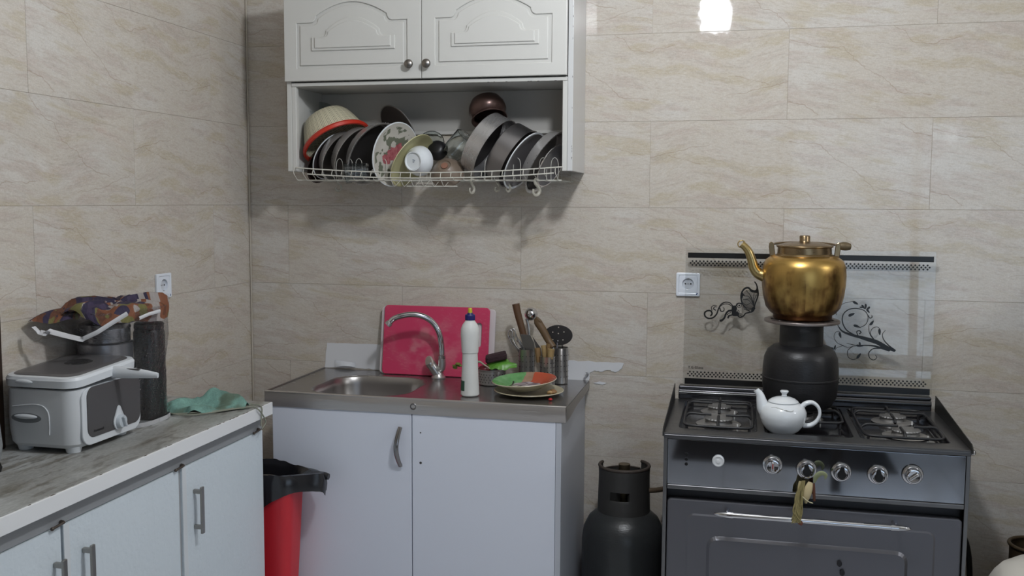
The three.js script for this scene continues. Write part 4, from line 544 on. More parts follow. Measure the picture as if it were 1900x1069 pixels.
    if (i !== 1) { bs.forEach(([x, z]) => { bar1([X0, z], [x - 0.022, z]); bar1([X1, z], [x + 0.022, z]); }); bar1([cx, Z1], [cx, bs[0][1] + 0.02]); bar1([cx, Z0], [cx, bs[1][1] - 0.02]); bar1([cx, (Z0 + Z1) / 2 + 0.01], [cx, bs[1][1] + 0.024]); }
    else { bar1([X0, 0.25], [2.012, 0.25]); bar1([X1, 0.25], [2.088, 0.25]); bar1([cx, Z0], [2.05, 0.212]); }
    for (const [x, z] of [[X0, Z0], [X1, Z0], [X0, Z1], [X1, Z1]]) part('support_foot', cyl(0.004, 0.004, 0.018, x + (x < cx ? 0.008 : -0.008), 0.8165, z + (z < 0.3 ? 0.008 : -0.008), 10), m, sup);
  });
  // rear ledge that carries the lid
  part('rear_ledge', [bx(KX0 + 0.012, 0.829, KZ0 - 0.012, KX1 - 0.012, 0.862, KZ0 + 0.02, 0.004), bx(KX0 + 0.012, 0.8622, KZ0 - 0.03, KX1 - 0.012, 0.8735, KZ0 + 0.012, 0.004)], std([0.13, 0.13, 0.14], 0.3, 1), t); part('hinge_bar', rod([KX0 + 0.015, 0.853, KZ0 + 0.027], [KX1 - 0.015, 0.853, KZ0 + 0.027], 0.007, 14), M.blackEnamel, t);
  part('hinge_cap', mv(new THREE.SphereGeometry(0.008, 16, 12), KX1 + 0.004, 0.822, KZ1 - 0.004), M.chrome, t);
  // glass lid with its print
  const gx0 = 1.672, gx1 = 2.478, gh = 0.474, lid = part('glass_lid', ext(poly(rrect(gx0, 0, gx1, gh, 0.004)), 0.005, 0.0008), glassMat([0.955, 0.96, 0.96], 0.015), t, 'clear raised glass lid');
  lid.position.set(0, 0.874, 0.058); lid.rotation.x = -0.04; lid.updateMatrixWorld(true);
  const CW = 2048, CH = Math.round(2048 * gh / (gx1 - gx0)), cv = document.createElement('canvas'); cv.width = CW; cv.height = CH; const g = cv.getContext('2d');
  const tiltN = V(0, Math.sin(0.04), Math.cos(0.04)), P0 = V(0, 0.874, 0.064);
  const uvOf = (px, py) => { const d = sight(px, py), s = P0.clone().sub(EYE).dot(tiltN) / d.dot(tiltN), q = EYE.clone().addScaledVector(d, s); return [(q.x - gx0) / (gx1 - gx0) * CW, CH - (q.y - 0.874) / Math.cos(0.04) / gh * CH]; };
  g.clearRect(0, 0, CW, CH); g.fillStyle = g.strokeStyle = '#0e0c0b'; g.lineCap = g.lineJoin = 'round';
  g.fillRect(20, 42, CW - 40, 46); g.fillRect(16, CH - 58, CW - 32, 52);
  const dots = (y) => { for (let i = 0; i < 62; i++) for (let r = 0; r < 3; r++) { const x = 44 + i * 32 + (r === 1 ? 0 : 16); if (x > CW - 40) continue; g.beginPath(); g.arc(x, y + r * 17, 7.6, 0, 7); g.fill(); } };
  dots(116); dots(CH - 114);
  g.font = 'bold 30px sans-serif'; g.fillText('T.G.Glass', 44, CH - 142);
  const stroke = (map, pts, w0, w1 = w0) => { const q = pts.map(p => { const a = map(p); return V(a[0], a[1], 0); }), c = new THREE.CatmullRomCurve3(q, false, 'centripetal'), n = 60; for (let i = 0; i < n; i++) { const a = c.getPoint(i / n), b = c.getPoint((i + 1) / n), t2 = i / n; g.lineWidth = 1.4 * (Array.isArray(w0) ? lerp(w0[0], w0[1], t2) + w0[2] * Math.sin(Math.PI * t2) : lerp(w0, w1, t2)); g.beginPath(); g.moveTo(a.x, a.y); g.lineTo(b.x, b.y); g.stroke(); } };
  const fillc = (map, pts) => { const q = pts.map(p => { const a = map(p); return V(a[0], a[1], 0); }), c = new THREE.CatmullRomCurve3(q, true, 'centripetal'); g.beginPath(); c.getPoints(60).forEach((p, i) => i ? g.lineTo(p.x, p.y) : g.moveTo(p.x, p.y)); g.fill(); };
  const zb = p => uvOf(1260 + p[0] / 8.911, 500 + p[1] / 8.911), zf = p => uvOf(1500 + p[0] / 5.346, 540 + p[1] / 5.346);
  // butterfly
  g.globalAlpha = 0.45; fillc(zb, [[1050, 400], [1120, 340], [1240, 380], [1295, 380], [1280, 500], [1245, 630], [1130, 690], [1050, 600], [1035, 480]]); g.globalAlpha = 1;
  fillc(zb, [[1245, 200], [1270, 215], [1300, 280], [1308, 350], [1290, 390], [1240, 385], [1195, 375], [1165, 345], [1200, 335], [1255, 345], [1278, 320], [1272, 260], [1245, 215]]);
  stroke(zb, [[1300, 340], [1306, 420], [1285, 500], [1255, 580], [1245, 640]], 10, 5); stroke(zb, [[1195, 350], [1140, 305], [1085, 320], [1045, 370], [1026, 430], [1030, 510], [1045, 570]], 12, 8);
  fillc(zb, [[1035, 370], [1060, 400], [1085, 430], [1060, 440], [1045, 480], [1030, 450]]);
  for (const v of [[[1060, 560], [1110, 590], [1180, 560]], [[1060, 500], [1130, 500], [1230, 600]], [[1080, 440], [1150, 450], [1235, 600]], [[1110, 350], [1170, 420], [1240, 610]], [[1240, 400], [1225, 500], [1240, 620]], [[1280, 420], [1240, 520], [1235, 610]], [[1070, 620], [1140, 640], [1225, 650]], [[1075, 660], [1140, 670], [1215, 665]], [[1160, 400], [1200, 470], [1225, 560]]]) stroke(zb, v, 3.2, 2.4);
  stroke(zb, [[1245, 630], [1220, 690], [1150, 715], [1100, 730], [1060, 775], [1010, 795], [970, 765], [960, 720]], 9, 6); stroke(zb, [[940, 610], [960, 570], [1010, 560], [1060, 590], [1110, 650], [1170, 700]], 7, 4); fillc(zb, [[1190, 680], [1225, 620], [1260, 640], [1240, 680], [1205, 712]]);
  fillc(zb, [[878, 612], [930, 600], [960, 640], [945, 690], [985, 720], [990, 765], [930, 775], [880, 765], [868, 690]]);
  for (const [x, y, r] of [[995, 598, 13], [962, 705, 12], [1010, 757, 11]]) { const a = zb([x, y]); g.lineWidth = 5; g.beginPath(); g.arc(a[0], a[1], r * 1.35, 0, 7); g.stroke(); g.beginPath(); g.arc(a[0], a[1], r * 0.6, 0, 7); g.fill(); }
  stroke(zb, [[885, 600], [840, 555], [770, 543], [700, 575], [655, 645], [620, 740], [560, 800], [480, 810], [428, 770], [425, 715], [470, 685], [525, 690], [545, 735], [525, 765]], [5, 9, 2]); stroke(zb, [[875, 610], [820, 578], [750, 575], [690, 605], [655, 660]], 5, 3); stroke(zb, [[545, 680], [535, 630], [575, 595], [625, 600]], 5, 3); stroke(zb, [[600, 675], [570, 650], [590, 620], [625, 622]], 7, 3); stroke(zb, [[675, 645], [690, 690], [735, 690], [745, 650], [725, 630]], 7, 3);
  stroke(zb, [[875, 680], [815, 690], [775, 735], [750, 800], [705, 845], [690, 848]], [12, 15, -3]); stroke(zb, [[870, 755], [825, 770], [810, 800]], 8, 10); for (const p of [[800, 745], [822, 728], [845, 715]]) { const a = zb(p); g.beginPath(); g.arc(a[0], a[1], 5, 0, 7); g.fill(); }
  // flower spray
  stroke(zf, [[285, 330], [330, 395], [420, 435], [560, 470], [680, 505], [790, 565], [850, 592]], [3, 16, 8]); stroke(zf, [[430, 440], [560, 480], [690, 520], [780, 575]], [4, 22, 4]); stroke(zf, [[860, 590], [790, 535], [745, 480], [735, 430], [765, 390]], 8, 2); stroke(zf, [[800, 590], [700, 560], [640, 545], [555, 540], [470, 540], [380, 520]], [14, 2, 0]);
  stroke(zf, [[460, 440], [380, 390], [338, 310], [345, 235], [400, 185], [480, 175], [560, 200], [592, 260], [570, 330], [510, 362], [470, 355]], [7, 3, 0]); stroke(zf, [[275, 240], [290, 180], [350, 125], [440, 105]], 2, 2.5); stroke(zf, [[490, 440], [480, 405], [505, 395], [522, 412], [505, 425]], 5, 6); stroke(zf, [[595, 245], [610, 270], [632, 262], [630, 248]], 4, 5);
  stroke(zf, [[660, 495], [615, 440], [600, 380], [605, 335], [630, 310]], 4, 3); stroke(zf, [[650, 480], [615, 420], [640, 370], [690, 360], [715, 400], [710, 430]], 4, 2); stroke(zf, [[710, 570], [640, 575], [598, 620], [612, 670], [650, 685], [678, 660], [665, 638]], 6, 3); stroke(zf, [[440, 550], [392, 590], [395, 655], [440, 682], [490, 665], [510, 640]], 4, 2.5); stroke(zf, [[350, 545], [280, 510], [255, 450], [275, 408], [310, 405], [325, 440]], 3, 2); stroke(zf, [[330, 540], [390, 560], [440, 552], [500, 545]], 3, 2); stroke(zf, [[260, 610], [275, 570], [340, 545]], 2, 2);
  const leaf = (x, y, l, a) => fillc(zf, Array.from({ length: 12 }, (_, i) => { const q = i / 12 * 6.283, u = l * Math.cos(q), v = l * 0.38 * Math.sin(q) * (1 - 0.35 * Math.cos(q)); return [x + u * Math.cos(a) - v * Math.sin(a), y + u * Math.sin(a) + v * Math.cos(a)]; }));
  for (const q of [[468, 120, 30, 0.5], [428, 236, 34, -0.4], [478, 350, 32, 0.3], [630, 318, 30, -0.9], [706, 408, 32, 1.5], [315, 440, 30, 1.3], [500, 645, 32, -0.9], [545, 160, 26, 0.9], [568, 155, 26, 1.6], [592, 175, 26, 2.4], [592, 200, 24, 0.9], [525, 165, 18, 0.2], [215, 565, 24, 0.5], [240, 580, 22, 1.2], [262, 560, 24, -1.2], [510, 530, 22, 1.5], [500, 545, 26, 0.2], [525, 545, 22, 0]]) leaf(...q);
  const ct = new THREE.CanvasTexture(cv); ct.colorSpace = THREE.SRGBColorSpace;
  const pg = new THREE.PlaneGeometry(gx1 - gx0, gh).translate((gx0 + gx1) / 2, gh / 2, 0.0056);
  part('printed_pattern', pg, std('#ffffff', 0.3, 0, { map: ct, transparent: true, side: THREE.DoubleSide }), lid, 'black printed bars, dots, butterfly and flower spray');
}
// ---------------------------------------------------------------- small gas cylinder with burner, kettle, teapot on the cooker
{
  const t = thing('camping_gas_cylinder', 'small black gas cylinder with a burner standing on the cooker under the kettle', 'gas cylinder', [2.05, 0.8502, 0.25]);
  const soot = std([0.016, 0.0155, 0.017], 0.4, 0.2, { bumpMap: dirtBump, bumpScale: 0.0003 });
  part('body', lathe([[0, 0], [0.07, 0], [0.095, 0.012], [0.112, 0.04], [0.116, 0.075], [0.117, 0.1], [0.1165, 0.13], [0.113, 0.165], [0.103, 0.188], [0.085, 0.202], [0.06, 0.207], [0, 0.208]], 64, 0), soot, t);
  part('weld_seam', lathe([[0.1165, 0.098], [0.1185, 0.1], [0.1185, 0.104], [0.1165, 0.106]], 64), soot, t);
  part('collar', lathe([[0.06, 0.205], [0.067, 0.206], [0.0665, 0.272], [0.062, 0.275], [0.058, 0.272], [0.058, 0.207]], 56), std([0.014, 0.013, 0.013], 0.5), t);
  const ring = []; const sh = poly(Array.from({ length: 60 }, (_, i) => [0.116 * Math.cos(i / 60 * 6.283), 0.116 * Math.sin(i / 60 * 6.283)]), [...Array.from({ length: 8 }, (_, k) => rrect(-0.017, -0.007, 0.017, 0.007, 0.0065, 3).map(p => { const a = k / 8 * 6.283, r = 0.088; return [(p[0]) * -Math.sin(a) + (r + p[1]) * Math.cos(a), p[0] * Math.cos(a) + (r + p[1]) * Math.sin(a)]; }).reverse())]);
  part('burner_ring', ext(sh, 0.009, 0.002).rotateX(-Math.PI / 2).translate(0, 0.277, 0), std([0.27, 0.235, 0.22], 0.4, 0.85), t, 'flat slotted ring carrying the kettle');
}
{
  const tarn = tex(512, 256, (u, v) => {
    const n = fbm(u * 10, v * 7, 91, 5), st = fbm(u * 44, v * 5, 97, 4), n2 = fbm(u * 30, v * 18, 99, 3), low = 0.62 - v; // tarnish eats upwards in streaks from the burner side
    const k = sm(0.44, 0.82, n * 0.55 + st * 0.3 + low * 0.8 + (n2 - 0.5) * 0.25);
    return mix3([186, 152, 88], [84, 56, 34], k);
  });
  const brass = std('#ffffff', 0.42, 0.95, { map: tarn, roughnessMap: smudge }), brassPlain = std([0.5, 0.37, 0.16], 0.4, 1, { roughnessMap: smudge }), old = std([0.26, 0.19, 0.11], 0.38, 1, { roughnessMap: smudge });
  const t = thing('brass_kettle', 'tarnished brass kettle with curved spout on the black gas burner', 'kettle', [2.051, 1.1366, 0.25]);
  const c = t.position, w = p => p.clone().sub(c);
  part('body', lathe([[0, 0], [0.086, 0], [0.09, 0.006], [0.09, 0.016], [0.1, 0.022], [0.114, 0.04], [0.123, 0.075], [0.1275, 0.11], [0.1285, 0.14], [0.126, 0.168], [0.118, 0.187], [0.105, 0.197], [0.092, 0.201], [0.086, 0.203], [0.086, 0.206], [0, 0.206]], 80, 0), brass, t);
  part('neck', lathe([[0.088, 0.202], [0.086, 0.205], [0.083, 0.208], [0.082, 0.227], [0.0845, 0.23], [0.08, 0.231], [0.078, 0.206]], 64), old, t);
  const lid = part('lid', lathe([[0.086, 0.229], [0.087, 0.232], [0.084, 0.235], [0.06, 0.241], [0.03, 0.245], [0.018, 0.246], [0, 0.247]], 64, 0), old, t);
  part('lid_knob', lathe([[0, 0.245], [0.018, 0.245], [0.016, 0.249], [0.0165, 0.262], [0.0145, 0.265], [0, 0.266]], 32), old, lid);
  const sp = [[1418, 512, 0.26], [1407, 507, 0.26], [1399, 497, 0.262], [1395, 483, 0.264], [1389, 467, 0.266], [1382, 458, 0.266], [1376, 453, 0.266]].map(p => w(az(...p)));
  sp.unshift(sp[0].clone().add(V(0.02, -0.006, -0.01)));
  part('spout', sweep(sp, s => lerp(0.0215, 0.011, Math.pow(s, 0.8)), { seg: 44, rad: 22 }), brassPlain, t); part('spout_tip', mv(new THREE.TorusGeometry(0.0115, 0.0018, 8, 24), sp[7].x, sp[7].y, sp[7].z).applyMatrix4(new THREE.Matrix4()), brassPlain, t);
  for (const s of [-1, 1]) part('ear', [mv(ext(poly([[-0.008, 0], [0.008, 0], [0.0085, 0.03], [0.006, 0.042], [0, 0.046], [-0.006, 0.042], [-0.0085, 0.03]]), 0.008, 0.002), s * 0.097, 0.199, -0.004, 0, 0, -0.12 * s)], old, t);
  // bail handle folded down to the back
  const hp = []; for (let i = 0; i <= 16; i++) { const a = i / 16 * Math.PI; hp.push(V(-0.099 * Math.cos(a), 0.236 + 0.004 * Math.sin(a) - 0.002, -0.118 * Math.sin(a))); }
  part('bail_handle', wire(hp, 0.004, { seg: 60, rad: 10 }), old, t); const gp = [12, 13, 14, 15].map(i => hp[i].clone().add(V(0.012, 0.002, 0.012)));
  part('grip', sweep([V(0.104, 0.233, -0.002), V(0.118, 0.233, -0.006), V(0.137, 0.231, -0.012)], s => 0.0105 + 0.003 * Math.sin(Math.PI * s), { seg: 16, rad: 14 }), std([0.16, 0.12, 0.07], 0.45, 0.5), t, 'worn brown handle end');
}
{
  const t = thing('teapot', 'white porcelain teapot with looped handle standing on the cooker hob', 'teapot', [1.991, 0.8165, 0.462]);
  const m = M.porcelain;
  part('body', lathe([[0, 0.001], [0.034, 0], [0.037, 0.002], [0.05, 0.012], [0.0625, 0.03], [0.0685, 0.05], [0.068, 0.066], [0.061, 0.081], [0.048, 0.091], [0.041, 0.0935], [0.04, 0.095], [0, 0.095]], 72, 0), m, t);
  const lid = part('lid', lathe([[0.043, 0.0935], [0.0445, 0.095], [0.043, 0.0975], [0.034, 0.104], [0.02, 0.109], [0.01, 0.1105], [0, 0.111]], 56, 0), m, t);
  part('lid_knob', lathe([[0, 0.109], [0.011, 0.1095], [0.0075, 0.114], [0.007, 0.118], [0.0125, 0.1245], [0.0125, 0.1275], [0.009, 0.1295], [0, 0.1298]], 32, 0).translate(0.002, 0, 0), m, lid);
  part('spout', sweep([V(-0.044, 0.058, 0.002), V(-0.056, 0.072, 0.002), V(-0.063, 0.092, 0.003), V(-0.069, 0.113, 0.003), V(-0.08, 0.127, 0.003)], s => lerp(0.027, 0.0085, Math.pow(s, 0.75)), { seg: 30, rad: 20 }), m, t);
  part('handle', sweep([V(0.052, 0.08, 0), V(0.064, 0.092, 0), V(0.083, 0.096, 0), V(0.1, 0.083, 0), V(0.105, 0.062, 0), V(0.096, 0.04, 0), V(0.078, 0.027, 0), V(0.058, 0.026, 0)], s => 0.0085 + 0.002 * Math.cos(2 * Math.PI * s), { seg: 50, rad: 16, flat: 0.75 }), m, t);
  const vine = []; for (let k = 0; k < 4; k++) { const a0 = 0.9 + 0.25 * k; vine.push(wire(Array.from({ length: 7 }, (_, i) => { const a = a0 + i * 0.06, y = 0.083 + 0.0022 * Math.sin(i * 0.5 + k) - 0.001 * k, r = 0.0596 - (y - 0.081) * 1.3 + 0.0004; return V(-r * Math.cos(a) * 1, y + 0.0008, r * Math.sin(a)); }), 0.0005, { rad: 5 })); }
  part('painted_twig', vine, std('#57503f', 0.5), t, 'thin dark painted twigs');
}
{
  const p = az(1493, 900, 0.645), t = thing('dried_herb_bundle', 'dried straw and corn husk bundle tied to a cooker knob', 'herb bundle', p), w = (x, y, z = 0.645) => az(x, y, z).sub(p);
  const straw = std('#b8aa80', 0.9, 0, { map: tex(64, 256, (u, v) => { const k = 120 + 130 * fbm(u * 22, v * 9, 17, 3); return [k, k, k * 0.9]; }) });
  const s = []; for (let i = 0; i < 70; i++) { const a = rnd(), b = rnd(), c = rnd(); s.push(wire([w(1488 + 6 * a, 892, 0.634 + 0.006 * b), w(1475 + 16 * b, 925, 0.646 + 0.012 * c), w(1471 + 18 * c, 950, 0.66 + 0.01 * a), w(1469 + 18 * a, 958 + 14 * b, 0.666 + 0.006 * b)], 0.0006 + 0.0009 * rnd(), { rad: 5, seg: 14 })); }
  const sm1 = part('straw', s, straw, t); sm1.userData.kind = 'stuff';
  part('straw_strip', sweep([w(1487, 893, 0.634), w(1484, 925, 0.645), w(1481, 955, 0.662), w(1479, 970, 0.664)], q => 0.0068 + 0.002 * Math.sin(q * 9), { seg: 20, rad: 12, flat: 0.35 }), std('#a2966f', 0.9), t);
  part('husk', sweep([w(1504, 895, 0.64), w(1500, 908, 0.647), w(1496, 924, 0.65), w(1495, 934, 0.648)], q => 0.0035 + 0.008 * Math.sin(Math.PI * Math.min(1, q * 0.9 + 0.12)), { seg: 20, rad: 12, flat: 0.6 }), std('#b9a983', 0.7), t, 'cream corn husk');
  part('husk', sweep([w(1508, 897, 0.638), w(1510, 915, 0.642), w(1511, 930, 0.64)], q => 0.006 * (1 - 0.5 * q), { seg: 14, rad: 10, flat: 0.5 }), std('#57301c', 0.7), t, 'dark brown withered husk');
  part('curl', sweep([w(1511, 896, 0.64), w(1515, 884, 0.65), w(1524, 878, 0.655), w(1532, 882, 0.652), w(1531, 889, 0.648)], q => 0.002 + 0.006 * Math.sin(Math.PI * q), { seg: 24, rad: 12, flat: 0.4 }), std('#9aa07a', 0.7), t, 'green curled leaf');
  part('tie', wire([w(1488, 921, 0.655), w(1500, 931, 0.658), w(1508, 934, 0.652)], 0.0016, { rad: 6 }), std('#c2bb9a', 0.8), t); part('red_tip', blob(0.006, 1.2, 1, 0.6, 5, 0.3, 2).translate(...w(1485, 971, 0.663).toArray()), std('#7a4a3c', 0.8), t, 'reddish end');
}

// ---------------------------------------------------------------- gas cylinder and hose beside the cooker
{
  const t = thing('gas_cylinder', 'large dark grey gas cylinder standing between sink cabinet and cooker', 'gas cylinder', [1.4865, 0, 0.17]);
  const paint = std([0.035, 0.037, 0.038], 0.42, 0.1, { bumpMap: dirtBump, bumpScale: 0.0004, roughnessMap: smudge });
  part('body', lathe([[0, 0.03], [0.1, 0.03], [0.13, 0.06], [0.1425, 0.1], [0.1425, 0.345], [0.137, 0.385], [0.12, 0.42], [0.09, 0.447], [0.05, 0.458], [0, 0.46]], 64, 0), paint, t);
  part('foot_ring', lathe([[0.1, 0.001], [0.104, 0.001], [0.108, 0.05], [0.104, 0.05], [0.1, 0.001]], 48), paint, t);
  // collar: wall with a hand hole and a gap cut in its rim
  const rust = std([0.06, 0.046, 0.038], 0.65, 0.2), R0 = 0.09, n = 96, col = []; const ytop = a => { const d = Math.abs(((a - 1.35 + 9.42) % 6.283) - 3.1416); return 0; };
  const shell = (r, a) => r; 
  const hole = (a, y) => { const x = ((a % 6.283) + 6.283) % 6.283; return x > 1.25 && x < 2.0 && y > 0.5 && y < 0.53; };
  const P = [], I = []; const ys = [0.428, 0.46, 0.49, 0.5, 0.53, 0.55, 0.575, 1];
  const quad = (a, b, c, d) => { const k = P.length / 3; for (const p of [a, b, c, d]) P.push(p.x, p.y, p.z); I.push(k, k + 1, k + 2, k, k + 2, k + 3); };
  for (let i = 0; i < n; i++) {
    const a = i / n * 6.2832, b = (i + 1) / n * 6.2832; const cuttop = (x) => { x = ((x % 6.283) + 6.283) % 6.283; return x > 3.55 && x < 5.35; };
    for (let j = 0; j < ys.length - 1; j++) {
      const y0 = ys[j], y1 = ys[j + 1] === 1 ? (cuttop((a + b) / 2) ? 0.576 : 0.602) : ys[j + 1]; const mid = (a + b) / 2; if (hole(mid, (y0 + y1) / 2)) continue;
      const rr = y => R0 - 0.004 * (y - 0.43) / 0.18 + (y > 0.6 ? 0.002 : 0), pt = (r, an, y) => V(r * Math.cos(an), y, r * Math.sin(an)); const o = 0.004;
      quad(pt(rr(y0), b, y0), pt(rr(y0), a, y0), pt(rr(y1), a, y1), pt(rr(y1), b, y1)); quad(pt(rr(y0) - o, a, y0), pt(rr(y0) - o, b, y0), pt(rr(y1) - o, b, y1), pt(rr(y1) - o, a, y1));
      if (j === ys.length - 2) quad(pt(rr(y1), b, y1), pt(rr(y1), a, y1), pt(rr(y1) - o, a, y1), pt(rr(y1) - o, b, y1));
      if (hole(mid, (ys[j + 1] === 1 ? 9 : (ys[j + 1] + ys[Math.min(j + 2, ys.length - 2)]) / 2))) quad(pt(rr(y1), b, y1), pt(rr(y1), a, y1), pt(rr(y1) - o, a, y1), pt(rr(y1) - o, b, y1));
    }
  }
  const g = new THREE.BufferGeometry(); g.setAttribute('position', new THREE.Float32BufferAttribute(P, 3)); g.setIndex(I); const gm = mergeVertices(g, 1e-5); gm.computeVertexNormals();
  part('collar', gm, std([0.042, 0.04, 0.038], 0.5, 0.15, { side: THREE.DoubleSide, bumpMap: dirtBump, bumpScale: 0.0003 }), t);
  const rimPts = (a0, a1, y) => Array.from({ length: 24 }, (_, i) => { const a = lerp(a0, a1, i / 23); return V(0.0845 * Math.cos(a), y, 0.0845 * Math.sin(a)); });
  part('rolled_rim', [wire([...rimPts(5.38, 6.2832 + 3.5, 0.603)], 0.0058, { seg: 90 })], rust, t, 'rusty rolled rim'); part('rolled_rim', wire(rimPts(3.6, 5.3, 0.577), 0.003, { seg: 30 }), rust, t, 'rusty rolled rim');
  part('valve', [cyl(0.014, 0.012, 0.13, 0, 0.458, 0), cyl(0.02, 0.02, 0.02, 0, 0.588, 0, 20), rod([0, 0.51, 0], [0.05, 0.515, 0.03], 0.009)], std([0.2, 0.16, 0.1], 0.4, 0.9), t, 'brass valve');
  single('gas_hose', wire([V(1.548, 0.525, 0.19), V(1.59, 0.52, 0.16), V(1.62, 0.51, 0.1), V(1.64, 0.5, 0.05), V(1.66, 0.49, 0.03), V(1.75, 0.47, 0.03)], 0.009, { seg: 40, rad: 12 }), std('#57493a', 0.6), 'brown gas hose running from the large cylinder behind the cooker', 'hose');
}
// ---------------------------------------------------------------- red bin with black liner
{
  const t = thing('trash_bin', 'red plastic trash bin lined with a black bag in the gap beside the sink', 'bin', [0, 0, 0]);
  const ring = (x0, x1, z0, z1, r, y) => rrect(x0, z0, x1, z1, r, 5).map(p => V(p[0], y, p[1]));
  const R = std('#cf2834', 0.38);
  part('bucket', loft([ring(0.24, 0.425, 0.512, 0.6, 0.03, 0.002), ring(0.225, 0.441, 0.502, 0.612, 0.032, 0.25), ring(0.212, 0.459, 0.495, 0.62, 0.034, 0.56), ring(0.209, 0.462, 0.493, 0.622, 0.034, 0.568), ring(0.213, 0.457, 0.497, 0.618, 0.032, 0.57), ring(0.228, 0.438, 0.505, 0.608, 0.03, 0.25), ring(0.245, 0.42, 0.516, 0.596, 0.028, 0.008)], true, true, 0.7), R, t);
  const film = std([0.012, 0.012, 0.015], 0.26, 0, { side: THREE.DoubleSide, clearcoat: 0.6, clearcoatRoughness: 0.2 });
  const N = 96, rings = []; const cx = 0.335, cz = 0.558;
  const lip = (k, j) => {
    const a = j / N * 6.2832, c = Math.cos(a), s = Math.sin(a), w = fbm(Math.cos(a) * 3 + 5, Math.sin(a) * 3 + k * 0.7, 12, 3) - 0.5, sq = 1 / Math.pow(Math.pow(Math.abs(c), 4) + Math.pow(Math.abs(s), 4), 0.25);
    const drop = sm(0.75, 1, c);
    const T = [[0.098, 0.045, 0.52], [0.108, 0.05, 0.585], [0.118, 0.056, 0.615], [0.13, 0.066, 0.618], [0.136, 0.072, 0.6], [0.137, 0.074, 0.55], [0.136, 0.0735, 0.5]][k];
    const out = k >= 3 ? drop * 0.085 : k === 2 ? drop * 0.05 : 0, wav = 0.012 * w * (k > 0 ? 1 : 0);
    let y = T[2] + (k < 2 ? 0.02 * w : 0.016 * w) + (k >= 5 ? 0.05 * (fbm(a * 1.3, 3, 51, 2) - 0.5) : 0); if (k >= 4) { const up = sm(-0.2, 1, c); y += up * (k === 4 ? 0.0 : k === 5 ? 0.03 : 0.06); }
    if (k === 1 || k === 2) y += 0.018 * Math.max(0, -s) ;
    return V(cx + c * sq * T[0] + out + wav * c, y, cz + s * (sq * T[1]) * 0.95 + Math.max(0, wav * s) - (s < 0 ? 0 : 0));
  };
  for (let k = 0; k < 7; k++) rings.push(Array.from({ length: N }, (_, j) => { const p = lip(k, j); p.z = Math.max(0.4868, p.z); return p; }));
  part('liner_bag', loft(rings, true, false, 1.0), film, t, 'black plastic bin bag folded over the rim');
  part('bag_corner', sweep([V(0.53, 0.6, 0.545), V(0.55, 0.606, 0.55), V(0.565, 0.604, 0.552)], q => 0.012 - 0.004 * q, { seg: 12, rad: 12, flat: 1.3 }), film, t);
}

// ---------------------------------------------------------------- counter run along the side wall
const FX = 0.4083, CT = 0.86, ZE = 0.627, ZN = 2.35;
{
  const t = thing('base_cabinet', 'white base cabinet run with bar handles under the grey counter', 'cabinet');
  const m = M.leftWhite, xd = 0.388;
  part('carcass', [bx(0.002, 0.09, 0.655, xd - 0.021, 0.818, 0.673, 0.001), bx(0.002, 0.09, 0.674, 0.012, 0.818, ZN, 0.001), bx(0.0125, 0.09, 0.674, xd - 0.021, 0.108, ZN, 0.001), bx(0.02, 0.001, 0.66, xd - 0.06, 0.089, 0.676, 0.001), bx(xd - 0.076, 0.001, 0.677, xd - 0.06, 0.089, ZN, 0.001)], M.baseWhite, t);
  part('top_rail', bx(xd - 0.02, 0.776, 0.655, xd - 0.004, 0.819, ZN, 0.001), M.greyRail, t, 'grey rail under the counter edge');
  const doors = [[0.66, 1.118, 1.062], [1.134, 1.594, 1.53], [1.602, 2.06, 1.626], [2.066, 2.34, 2.3]];
  doors.forEach(([z0, z1, hz], i) => {
    const d = part('door', bx(xd - 0.019, 0.1, z0, xd, 0.774, z1, 0.0015), m, t), e = i < 2 ? 1 : 1;
    part('edge_band', [bx(xd - 0.0185, 0.101, z1 - 0.02, xd + 0.0006, 0.773, z1 - 0.0008, 0.0008, 1)], std('#d3d7da', 0.3), d);
    part('handle', [bx(xd + 0.022, 0.575, hz - 0.007, xd + 0.029, 0.708, hz + 0.007, 0.002), bx(xd + 0.0006, 0.688, hz - 0.005, xd + 0.0225, 0.7, hz + 0.005, 0.002), bx(xd + 0.0006, 0.587, hz - 0.005, xd + 0.0225, 0.599, hz + 0.005, 0.002)], std([0.34, 0.33, 0.31], 0.35, 1), d, 'flat brushed bar handle');
  });
  for (const z of [1.12, 0.69, 1.6]) part('latch_hook', [rod([xd - 0.001, 0.782, z], [xd + 0.004, 0.782, z], 0.006), rod([xd + 0.006, 0.782, z - 0.003], [xd + 0.006, 0.779, z + 0.035], 0.0032), mv(new THREE.SphereGeometry(0.0045, 10, 8), xd + 0.006, 0.779, z + 0.036)], std([0.11, 0.09, 0.075], 0.5, 0.7), t, 'small rusty latch hook');
  part('stile', bx(xd - 0.03, 0.101, 1.1185, xd - 0.006, 0.775, 1.1335, 0.001), std('#9c9ea0', 0.5), t);
}
